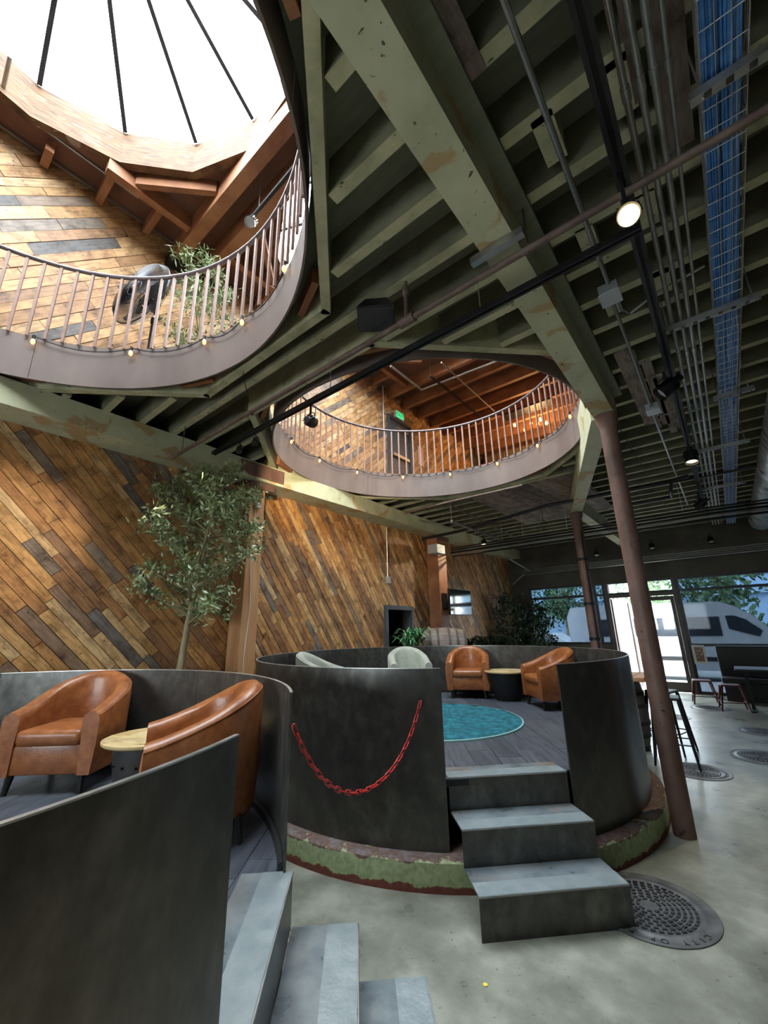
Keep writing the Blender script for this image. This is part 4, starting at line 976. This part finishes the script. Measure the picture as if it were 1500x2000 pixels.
B().tube([onz(763, 715, z_), onz(822, 760, z_)], .025, 8).tube([onz(822, 762, z_), onz(975, 703, z_)], .022, 8).tube([onz(862, 708, z_), onz(965, 803, z_)], .016, 8).build('pipe', mGalv, us, smooth=True)

# ------------------------------------------------------------------ ceiling services on the right
def run_y(name, x, z, y0, y1, r, mt, label, cat='conduit', group=None):
    t = thing(name, label, cat, (x, y0, z), group=group); B().tube([(x, y0, z), (x, y1, z)], r, 10).build('pipe', mt, t, smooth=True)
    for y in [1.55+2.2*i for i in range(5)]:
        if y0 < y < y1: B().tube([(x, y-.03, z), (x, y+.03, z)], r+.004, 10).build('coupling', mt, t, smooth=True)
    return t
for k, (x, r) in enumerate(((.072, .0135), (.125, .0135), (.172, .0145), (.219, .0085))):
    run_y('steel_conduit', x, 3.70, -2.5, 11.5, r, mGalv, ['galvanised conduit closest to the long black lighting track', 'galvanised conduit second from the long black lighting track', 'thickest galvanised conduit, third from the long black lighting track', 'thin galvanised conduit nearest the blue cable tray'][k])
cs_ = thing('steel_conduit', 'single conduit feeding the grey junction boxes along the girder', 'conduit', (-.2, 0, 3.8))
B().tube([(-.215, -2.5, 3.80), (-.215, 2.70, 3.80)], .014, 8).tube([(-.225, 2.86, 3.78), (-.235, 4.72, 3.78)], .012, 8).tube([(-.24, 4.9, 3.78), (-.24, 9.5, 3.78)], .012, 8).build('pipe', mGalv, cs_, smooth=True)
B().tube([(-.19, 2.86, 3.78), (-.19, 3.0, 3.78), (-.15, 3.08, 3.78), (0, 3.05, 3.82), (.3, 3.03, 3.86)], .010, 8).build('branch_bend', mGalv, cs_, smooth=True)
B().tube([(-.21, 4.9, 3.78), (-.2, 5.0, 3.78), (-.12, 5.05, 3.78), (.1, 5.03, 3.8)], .010, 8).build('branch_bend', mGalv, cs_, smooth=True)
for y, lab in ((2.78, 'square grey junction box on the conduit near the lit spotlight'), (4.81, 'small pale junction box on the conduit by the column top')):
    j = thing('junction_box', lab, 'junction box', (-.22, y, 3.74)); B().rbox(-.285, -.165, y-.07, y+.07, 3.745, 3.82, .006, 2).build('box', mBoxG, j); B().rbox(-.29, -.16, y-.075, y+.075, 3.738, 3.745, .003, 1).build('cover_plate', mBoxG, j)
# blue cable tray
tray = thing('cable_tray', 'wire mesh cable tray packed with blue network cables', 'cable tray', (.38, 3, 3.6))
TX0, TX1, TZ = .312, .462, 3.70
wb = B()
for x in [TX0+(TX1-TX0)*i/3 for i in range(4)]: wb.tube([(x, -2, TZ), (x, 11.8, TZ)], .0026, 4)
for x in (TX0, TX1):
    for z in (TZ+.03, TZ+.06): wb.tube([(x, -2, z), (x, 11.8, z)], .0026, 4)
y = -1.0
while y < 11.7: wb.tube([(TX0, y, TZ+.06), (TX0, y, TZ), (TX1, y, TZ), (TX1, y, TZ+.06)], .0026, 4); y += .105
wb.build('wire_mesh', mWire, tray, kind='stuff')
rnd = random.Random(77)
for k in range(46):
    x = TX0+.006+(TX1-TX0-.03)*rnd.random(); z = TZ+.007+rnd.random()*.03; pts = []
    for i in range(44):
        yy = -1.5+13.2*i/43; x = min(TX1-.012, max(TX0+.006, x+rnd.gauss(0, .004))); pts.append((x, yy, z))
    B().tube(pts, .0046, 5, cap=False).build('network_cable', mGreyC if k in (7, 23) else mBlue, tray)
def strut(y, x0, x1, z, label):
    t = thing('strut_channel', label, 'strut', ((x0+x1)/2, y, z)); xs = x0; b = B()
    b.box(x0, x1, y-.02, y+.02, z+.034, z+.04).box(x0, x1, y-.02, y-.016, z, z+.034).box(x0, x1, y+.016, y+.02, z, z+.034)
    x = x0
    while x < x1-.01: b.box(x, min(x+.045, x1), y-.016, y+.016, z, z+.003); x += .07
    b.build('channel', mGalv, t)
    for x in (x0+.04, x1-.04): B().tube([(x, y, z-.01), (x, y, HD)], .005, 6).build('threaded_rod', mWire, t)
strut(1.73, .27, .62, 3.655, 'slotted strut under the blue cable tray next to the lit spotlight')
strut(3.29, .00, .55, 3.640, 'slotted strut crossing under conduits and tray near the square junction box')
strut(4.72, .26, .56, 3.640, 'short slotted strut under the tray beyond the square junction box')
strut(6.18, .02, .56, 3.640, 'slotted strut beside the small downlight under the tray')
strut(8.1, .02, .56, 3.640, 'far slotted strut under the grey end of the tray')
# lighting track along the depth with heads
tk = thing('lighting_track', 'long black lighting track running beside the conduits with lamp heads', 'track light', (-.01, 3, 3.6))
B().box(-.036, -.016, -2.5, 9.2, 3.60, 3.635).box(.004, .024, -2.5, 9.2, 3.60, 3.635).box(-.036, .024, -2.5, 9.2, 3.636, 3.645).build('rail', mBlack, tk)
def drop_lamp(t, p, d, lens, s=1.0, zr=3.6):
    p = Vector(p); B().tube([(p.x, p.y, zr), (p.x, p.y, p.z+.05*s)], .012*s, 8).build('stem', mBlack, t)
    B().tube([(p.x-.07*s, p.y, p.z), (p.x-.06*s, p.y, p.z+.07*s), (p.x, p.y, p.z+.10*s), (p.x+.06*s, p.y, p.z+.07*s), (p.x+.07*s, p.y, p.z)], .006*s, 6).build('yoke', mBlack, t)
    track_head(t, p, d, lens, s)
lampP = onz(1228, 423, 3.34)
drop_lamp(tk, lampP, CAM-lampP+Vector((.05, .1, .5)), mLampF, .74)
drop_lamp(tk, onz(1303, 758, 3.45), (-.8, -.2, -.6), mLensOff, 1.0); drop_lamp(tk, onz(1350, 893, 3.40), (-.05, -.25, -1), mLampD, 1.0); drop_lamp(tk, onz(1368, 985, 3.4), (-.8, .3, -.5), mLensOff, 1.0)
# cross track (dark rail parallel to joists)
ct = thing('lighting_track', 'black lighting track crossing under the girder in front of the round opening', 'track light', (-2, 2.1, 3.55))
YT = 2.15
B().box(-4.25, .02, YT-.023, YT-.008, 3.57, 3.60).box(-4.25, .02, YT+.008, YT+.023, 3.57, 3.60).box(-4.25, .02, YT-.023, YT+.023, 3.601, 3.61).build('rail', mBlack, ct)
hp = onz(608, 825, 3.40); hp.y = YT; hp = ony(606, 822, YT)
drop_lamp(ct, hp, (-.35, .55, .25), mLensOff, .85, 3.56)
for q in ((468, 873), (499, 862)): p = ony(*q, YT); drop_lamp(ct, (p.x, YT, 3.47), (-.9, .3, -.25), mLampD, .5, 3.56)
for q in ((608, 741), (868, 520)): p = onz(*q, 3.6); B().tube([(p.x, YT, 3.61), (p.x, YT, HJ)], .004, 5).build('hanger', mWire, ct)
def spot(p, tgt, e, ang=60, col=(1.0, .80, .55)):
    l = bpy.data.lights.new('lamp_light', 'SPOT'); l.energy = e; l.spot_size = R_(ang); l.spot_blend = .7; l.color = col; l.shadow_soft_size = .04
    o = bpy.data.objects.new('lamp_light', l); C.objects.link(o); p = Vector(p); o.location = p; o.rotation_euler = (Vector(tgt)-p).to_track_quat('-Z', 'Y').to_euler()
for q, tg in (((468, 873), (-5.1, .3, 2.3)), ((499, 862), (-4.82, 4.5, 3.75))):
    p = ony(*q, YT); p = Vector((p.x, YT, 3.47)); d = (Vector(tg)-p).normalized(); spot(p+d*.05, tg, 45 if tg[1] < 1 else 130, 52)
spot(lampP+(CAM-lampP).normalized()*.08, (0.5, .3, 0), 110, 70); p = onz(1350, 893, 3.40); spot(p+Vector((0, 0, -.07)), (p.x-.2, p.y-.6, 0), 30, 60)
p = ony(945, 1060, 9.0); spot(p+Vector((0, -.05, -.08)), (-5.1, 6.4, 1.9), 55, 70)
# brown sprinkler main crossing
bpipe = thing('sprinkler_main', 'rusty brown sprinkler pipe crossing below the joists and girder', 'pipe', (-2, 1.9, 3.6))
B().tube([(-4.72, 1.905, 3.60), (.9, 1.905, 3.60), (4.5, 1.905, 3.60)], .021, 12).build('pipe', mPipe, bpipe, smooth=True)
q = ony(795, 630, 1.905)
B().tube([(q.x, 1.905, 3.60), (q.x, 1.905, 3.83)], .018, 10).build('riser', mPipe, bpipe, smooth=True); B().lathe([(.018, 3.80), (.024, 3.81), (.024, 3.85), (.016, 3.88), (.010, 3.90), (.016, 3.915), (0, 3.92)], (q.x, 1.905, 0), 14).build('sprinkler_cap', mPipe, bpipe, smooth=True)
B().tube([(q.x-.06, 1.905, 3.60), (q.x+.06, 1.905, 3.60)], .034, 12).build('tee', mPipe, bpipe, smooth=True)
for x in (-4.5, -.48): B().tube([(x, 1.905, 3.57), (x, 1.905, HJ)], .005, 6).build('hanger', mPipe, bpipe)
B().box(-.78, -.47, 1.80, 1.84, HB-.05, HB-.005).build('strut_strap', mGalv, bpipe)
# speaker
spk = thing('ceiling_speaker', 'black box loudspeaker mounted between the ceiling joists', 'speaker', (-1.55, 1.8, 3.75))
k = onz(735, 612, 3.80); f_ = Vector((.25, -.35, -.9)).normalized(); mw = f_.to_track_quat('Z', 'Y').to_matrix().to_4x4(); mw.translation = k
b = B(); b.add([(x*.6 if z < 0 else x, y*.7 if z < 0 else y, z) for z in (-.11, .09) for x, y in ((-.13, -.09), (.13, -.09), (.13, .09), (-.13, .09))], [(0, 3, 2, 1), (4, 5, 6, 7), (0, 1, 5, 4), (1, 2, 6, 5), (2, 3, 7, 6), (3, 0, 4, 7)])
b.build('cabinet', mBlack, spk).matrix_basis = mw; B().box(-.122, .122, -.082, .082, .09, .096).build('grille', mBlackW, spk).matrix_basis = mw; B().rbox(-.03, .03, -.02, .02, -.2, -.11, .005, 1).build('bracket', mBlack, spk).matrix_basis = mw
# spiral duct at right edge
du = thing('spiral_duct', 'silver spiral air duct below the joists at the far right', 'duct', (.8, 9, 3.4)); b = B(); dc = (.88, 3.68); 
B().tube([(dc[0], -2.0, dc[1]), (dc[0], 11.7, dc[1])], .205, 28).build('duct_wall', mSpir, du, smooth=True)
for i in range(67): B().tube([(dc[0]+.207*math.cos(a), -1.95+i*.20+.012*a, dc[1]+.207*math.sin(a)) for a in [2*math.pi*j/24 for j in range(25)]], .004, 4).build('seam', mSpir, du)
# rack of pipes crossing the far bay
rk = thing('pipe_rack', 'bundle of dark pipes and strut crossing the far bay from the red post', 'pipe rack', (-2, 8.2, 3.3))
for k in range(6):
    z = 3.42-.035*k; yk = 8.45+.05*(k % 3)
    B().tube([(-4.85, yk, z), (-.55, yk, z), (.05, yk+.05, z+.02), (5.5, yk+.75, z+.02)], .02 if k % 2 else .014, 8).build('pipe', mGalv if k in (2, 4) else mBlack, rk, smooth=True)
for x in (-4.2, -3.1, -2.2, -1.2, -.3): B().tube([(x, 8.5, 3.42), (x, 8.5, HJ)], .005, 5).build('hanger', mWire, rk)
B().tube([(-4.80, 7.2, 3.45), (-3.9, 7.3, 3.50), (-2.2, 7.4, 3.70), (5, 7.6, 3.72)], .03, 10).build('black_pipe', mBlack, rk, smooth=True)
bl = thing('black_drain_pipe', 'black offset drain pipe beside the small lit downlight', 'pipe', (-.3, 7, 3.5)); zz = 3.62
B().tube([onz(1345, 930, zz), onz(1312, 938, zz), onz(1310, 958, zz-.12), onz(1312, 970, zz-.14), onz(1290, 975, zz-.14), onz(1235, 985, zz-.14)], .026, 10).build('pipe', mBlack, bl, smooth=True)
ew = thing('end_wall_conduits', 'grey conduits and lamp rail hung along the storefront wall', 'conduit', (-2, 12.2, 3.2))
for k in range(4): B().tube([(-4.6, 12.3, 3.10+.045*k), (5, 12.3, 3.16+.045*k)], .018, 8).build('pipe', mGalv, ew, smooth=True)
B().tube([(-5.0, 12.35, 2.85), (-4.6, 12.3, 3.12)], .02, 8).tube([(-4.55, 11.2, 3.45), (-4.4, 12.3, 3.2)], .02, 8).build('flex', mGalv, ew, smooth=True)
for q in ((945, 1060), (1165, 1082), (1273, 1068), (1388, 1055)):
    p = ony(*q, 12.2 if q[0] > 1000 else 9.0)
    e = thing('track_head', {945: 'small lit spotlight on the short rail near the wall switch', 1165: 'small black spotlight behind the thin column', 1273: 'small black spotlight right of the thick column', 1388: 'small black spotlight below the conduit ends'}[q[0]], 'spotlight', p)
    drop_lamp(e, p, (.1, -.5, -.8), mLampD if q[0] in (945,) else mLensOff, .9, p.z+.18)
# short rail with hanger near the wall beam
sr_ = thing('short_track_rail', 'short grey track rail hung below joists near the wall switch', 'track light', (-4, 8.6, 3.4)); a_, b_ = onz(882, 1018, 3.50), onz(982, 1055, 3.50)
B().beam(a_, b_, .04, .04).build('rail', mGalv, sr_); B().tube([a_, (a_.x, a_.y, HJ)], .004, 5).tube([b_, (b_.x, b_.y, HJ)], .004, 5).build('hanger', mWire, sr_)
gp = thing('grey_pipe_line', 'grey pipe line hung below the joists behind the round opening', 'pipe', (-3, 6.8, 3.75)); a_, b_, c_ = onz(790, 1003, 3.78), onz(870, 982, 3.78), onz(1020, 948, 3.80)
B().tube([a_, b_, c_], .018, 8).tube([b_, onz(1010, 1052, 3.72)], .014, 8).build('pipe', mPipe, gp, smooth=True)

wc = thing('wire_coil', 'loose coil of black wire hanging below the far pipe rack', 'wire', onz(1062, 1025, 3.5)); q = onz(1062, 1025, 3.45)
for k in range(3): B().tube([(q.x+.05*math.cos(a+k)*math.cos(k*.8), q.y+.05*math.cos(a+k)*math.sin(k*.8), q.z+.09*math.sin(a+k)) for a in [2*math.pi*i/20 for i in range(20)]], .003, 4, closed=True).build('loop', mBlack, wc)
B().tube([(q.x, q.y, q.z+.08), (q.x, q.y, HJ)], .003, 4).build('hanger', mBlack, wc)
# ------------------------------------------------------------------ furniture near the door
def stool(loc, rz, label, h=.74, wt=.155, wb_=.215, mt=mBlack):
    t = thing('metal_stool', label, 'stool', (0, 0, 0))
    B().rbox(-wt, wt, -wt, wt, h-.03, h, .012, 2).build('seat', mt, t)
    for sx in (-1, 1):
        for sy in (-1, 1): B().tube([(sx*(wt-.02), sy*(wt-.02), h-.03), (sx*wb_, sy*wb_, 0)], [.022, .012], 6).build('leg', mt, t)
    f = .33; w_ = wb_+(wt-.02-wb_)*f
    for a, b in (((-1, -1), (1, -1)), ((1, -1), (1, 1)), ((1, 1), (-1, 1)), ((-1, 1), (-1, -1))):
        B().tube([(a[0]*w_, a[1]*w_, h*f), (b[0]*w_, b[1]*w_, h*f)], .008, 6).build('foot_rail', mt, t)
    t.location = loc; t.rotation_euler = (0, 0, rz); return t
stool((-.83, 6.46, .001), R_(6), 'black metal bar stool closest to the thick brown column')
s_b = stool((-.93, 7.05, .001), R_(-14), 'black metal bar stool behind the closest one, by the barrel table')
bt = barrel((-1.42, 6.95, .44), (0, 0, 1), .86, .25, .31, 'upright oak barrel under the plank table top')
bt.location = (-1.42, 6.95, 0)
for chd in bt.children: chd.matrix_parent_inverse = bt.matrix_basis.inverted()
tt = thing('plank_table_top', 'thick wooden plank top resting on the upright barrel', 'table top', (-1.42, 6.95, .875))
for i in range(5): B().rbox(-1.80+i*.155, -1.652+i*.155, 6.58, 7.34, .873, .93, .008, 2).build('board', mPost, tt)
for i in range(2):
    st_ = stool([(-.74, 11.35, .001), (-.28, 10.75, .001)][i], R_(8), ['maroon metal stool next to the poster glass', 'maroon metal stool under the black table edge'][i], h=.46, mt=M('maroon_paint', [(.10, .022, .022), (.15, .03, .03)], 6, .4, metal=.2, bump=0) if i == 0 else bpy.data.materials['maroon_paint'])
bk = thing('booth_bench', 'long black upholstered booth bench below the right storefront window', 'bench', (2.0, 12.2, 0))
B().rbox(-.42, 5.4, 12.3, 12.44, .25, 1.10, .03, 2).build('backrest', mBlackW, bk); B().rbox(-.42, 5.4, 11.85, 12.3, .36, .47, .03, 2).build('seat', mBlackW, bk); B().box(-.40, 5.38, 11.95, 12.4, 0, .36).build('plinth', mBlackW, bk)
tb_ = thing('cafe_table', 'black cafe table in front of the booth bench', 'table', (.25, 10.9, 0))
B().rbox(-.15, 1.1, 10.55, 11.3, .72, .755, .008, 2).build('table_top', mBlack, tb_)
for x in (.0, .95): B().beam((x, 10.92, .72), (x, 10.92, .03), .05, .05, up=(0, 1, 0)).box(x-.03, x+.03, 10.62, 11.22, 0, .03).build('leg', mBlack, tb_)
po = thing('window_poster', 'printed poster on white paper stuck to the low glass beside the door', 'poster', (-.68, YE, .7)); a_, b_ = ony(1349, 1258, YE-.01), ony(1383, 1297, YE-.01)
B().box(a_.x, b_.x, YE-.014, YE-.010, b_.z, a_.z-.02).build('paper', mWhiteP, po); B().box(a_.x+.05, b_.x-.04, YE-.017, YE-.0145, b_.z+.05, a_.z-.07).build('print', mPoster, po)

# ------------------------------------------------------------------ street outside
struct('ground_street', B().box(-40, 40, YE+3.0, 60, -.25, -.12), mAsph)
struct('ground_back_sky_block', B().box(-40, 40, -45, -5.2, -.25, -.02), mWalk)  # unseen ground, added to block sky light coming up through the back window
struct('ground_sidewalk', B().box(-40, 40, YE+.25, YE+3.0, -.25, -.02), mWalk)
def vehicle(name, label, cat, prof, y0, y1, wins, wheels, mt, rear=None):
    t = thing(name, label, cat, (sum(p[0] for p in prof)/len(prof), (y0+y1)/2, -.12))
    B().extr([(x, y0, z) for x, z in prof], (0, y1-y0, 0)).build('body', mt, t, smooth=True)
    for wq in wins: B().extr([(x, y0-.012, z) for x, z in wq], (0, .02, 0)).build('window', mVanG, t)
    for x, r in wheels:
        wv = B().tube([(x, y0-.02, r-.12), (x, y0+.2, r-.12)], r, 24).build('wheel', mTyre, t, smooth=True); B().tube([(x, y0-.03, r-.12), (x, y0-.019, r-.12)], r*.55, 16).build('hub', mCarR, wv)
    return t
VY = 16.2
vprof = [(-4.6, .2), (-4.65, 1.9), (-4.5, 2.22), (-3, 2.27), (-.25, 2.22), (.1, 2.08), (.50, 1.76), (.85, 1.30), (1.45, 1.16), (1.6, .9), (1.62, .25)]
van = vehicle('white_van', 'tall white passenger van parked outside the storefront', 'van', vprof, VY, VY+1.95,
    [[(-1.30, 1.22), (-.30, 1.22), (-.30, 1.78), (-1.30, 1.78)], [(-.12, 1.42), (.52, 1.20), (.62, 1.36), (.30, 1.68), (.05, 1.80), (-.15, 1.80)], [(-2.55, 1.22), (-1.40, 1.22), (-1.40, 1.78), (-2.55, 1.78)], [(-3.8, 1.22), (-2.65, 1.22), (-2.65, 1.78), (-3.8, 1.78)]], [(-3.6, .36), (.75, .36)], mVanW)
B().box(-2.5, 1.5, VY-.015, VY, .50, .62).build('side_trim', mTyre, van)
vehicle('silver_car', 'silver estate car with red tail lights seen through the left window', 'car', [(-8.6, .1), (-8.7, .7), (-8.3, 1.25), (-6.4, 1.30), (-5.6, .85), (-4.9, .75), (-4.85, .1)], 19.5, 21.2, [[(-8.2, .85), (-6.0, .85), (-6.5, 1.2), (-8.1, 1.2)]], [(-7.9, .32), (-5.6, .32)], mCarR)
tl = thing('silver_car', 'low silver car parked nearer the door seen through the left window', 'car', (-5.2, 24, -.12))
B().extr([(x, 23.5, z) for x, z in [(-6.4, .1), (-6.5, .75), (-6.0, 1.3), (-4.6, 1.32), (-3.8, .85), (-3, .75), (-2.95, .1)]], (0, 1.7, 0)).build('body', mCarR, tl, smooth=True); B().box(-6.1, -4.2, 23.48, 23.5, .9, 1.22).build('window', mVanG, tl); B().box(-6.5, -6.2, 23.47, 23.5, .65, .8).build('tail_light', mTail, tl)
for x in (-5.8, -3.6): B().tube([(x, 23.48, .2), (x, 23.7, .2)], .32, 20).build('wheel', mTyre, tl)
bd = thing('street_building', 'pale blue building across the street', 'building', (-10, 36, 0))
B().box(-24, 12, 36, 44, -.1, 9).build('facade', mBldg, bd)
for x in range(-23, 11, 3): B().box(x, x+1.6, 35.94, 36, 4.6, 6.4).build('window', mBldgW, bd)
B().box(-24, 12, 35.6, 36, 3.4, 3.9).build('cornice', mBldg, bd)
for k, (x, y, hh) in enumerate(((-8.4, 29, 5.5), (-3.2, 27, 6), (-.2, 22.0, 5.0), (4.4, 27, 6.0), (-14, 31, 6))):
    rnd = random.Random(90+k); t = thing('street_tree', ['green street tree left of the door view', 'leafy street tree above the open door', 'street tree directly behind the white van', 'street tree behind the van hood', 'far street tree at the left window edge'][k], 'tree', (x, y, -.12))
    B().tube([(x, y, -.12), (x+.1, y, hh*.5), (x, y+.1, hh*.8)], [.14, .10, .05], 8).build('trunk', mBark, t)
    b = B(); tips = [(x+rnd.gauss(0, .85), y+rnd.gauss(0, .7), hh*.62+rnd.gauss(0, hh*.2)) for _ in range(60)]; leaves(b, tips, 1600, .26, .09, rnd, .28); b.build('foliage', mLeafS, t, fix=False, kind='stuff')

# ------------------------------------------------------------------ repeats share a group phrase
GROUPS = {'tub_chair': 'tub chairs inside the steel tubs', 'drum_table': 'drum tables between the chairs', 'seating_tub': 'round steel seating tubs', 'steel_stair': 'folded steel stairs of the tubs',
    'balcony_railing': 'round balcony railings', 'string_lights': 'bulb strings on the steel rings', 'skylight': 'roof skylights', 'manhole_cover': 'manhole covers in the concrete floor',
    'steel_conduit': 'parallel conduits', 'junction_box': 'junction boxes on the conduit', 'strut_channel': 'struts under the cable tray', 'metal_stool': 'metal stools',
    'steel_column': 'brown pipe columns', 'timber_post': 'timber posts on the plank wall', 'ceiling_girder': 'green ceiling girders', 'lighting_track': 'black lighting tracks', 'track_head': 'small spotlights',
    'leafy_plant': 'potted plants behind the steel rim', 'oak_barrel': 'oak barrels', 'street_tree': 'street trees', 'silver_car': 'parked silver cars'}
for o in C.objects:
    k = o.name.split('.')[0]
    if o.parent is None and k in GROUPS and o.get('category'): o['group'] = GROUPS[k]
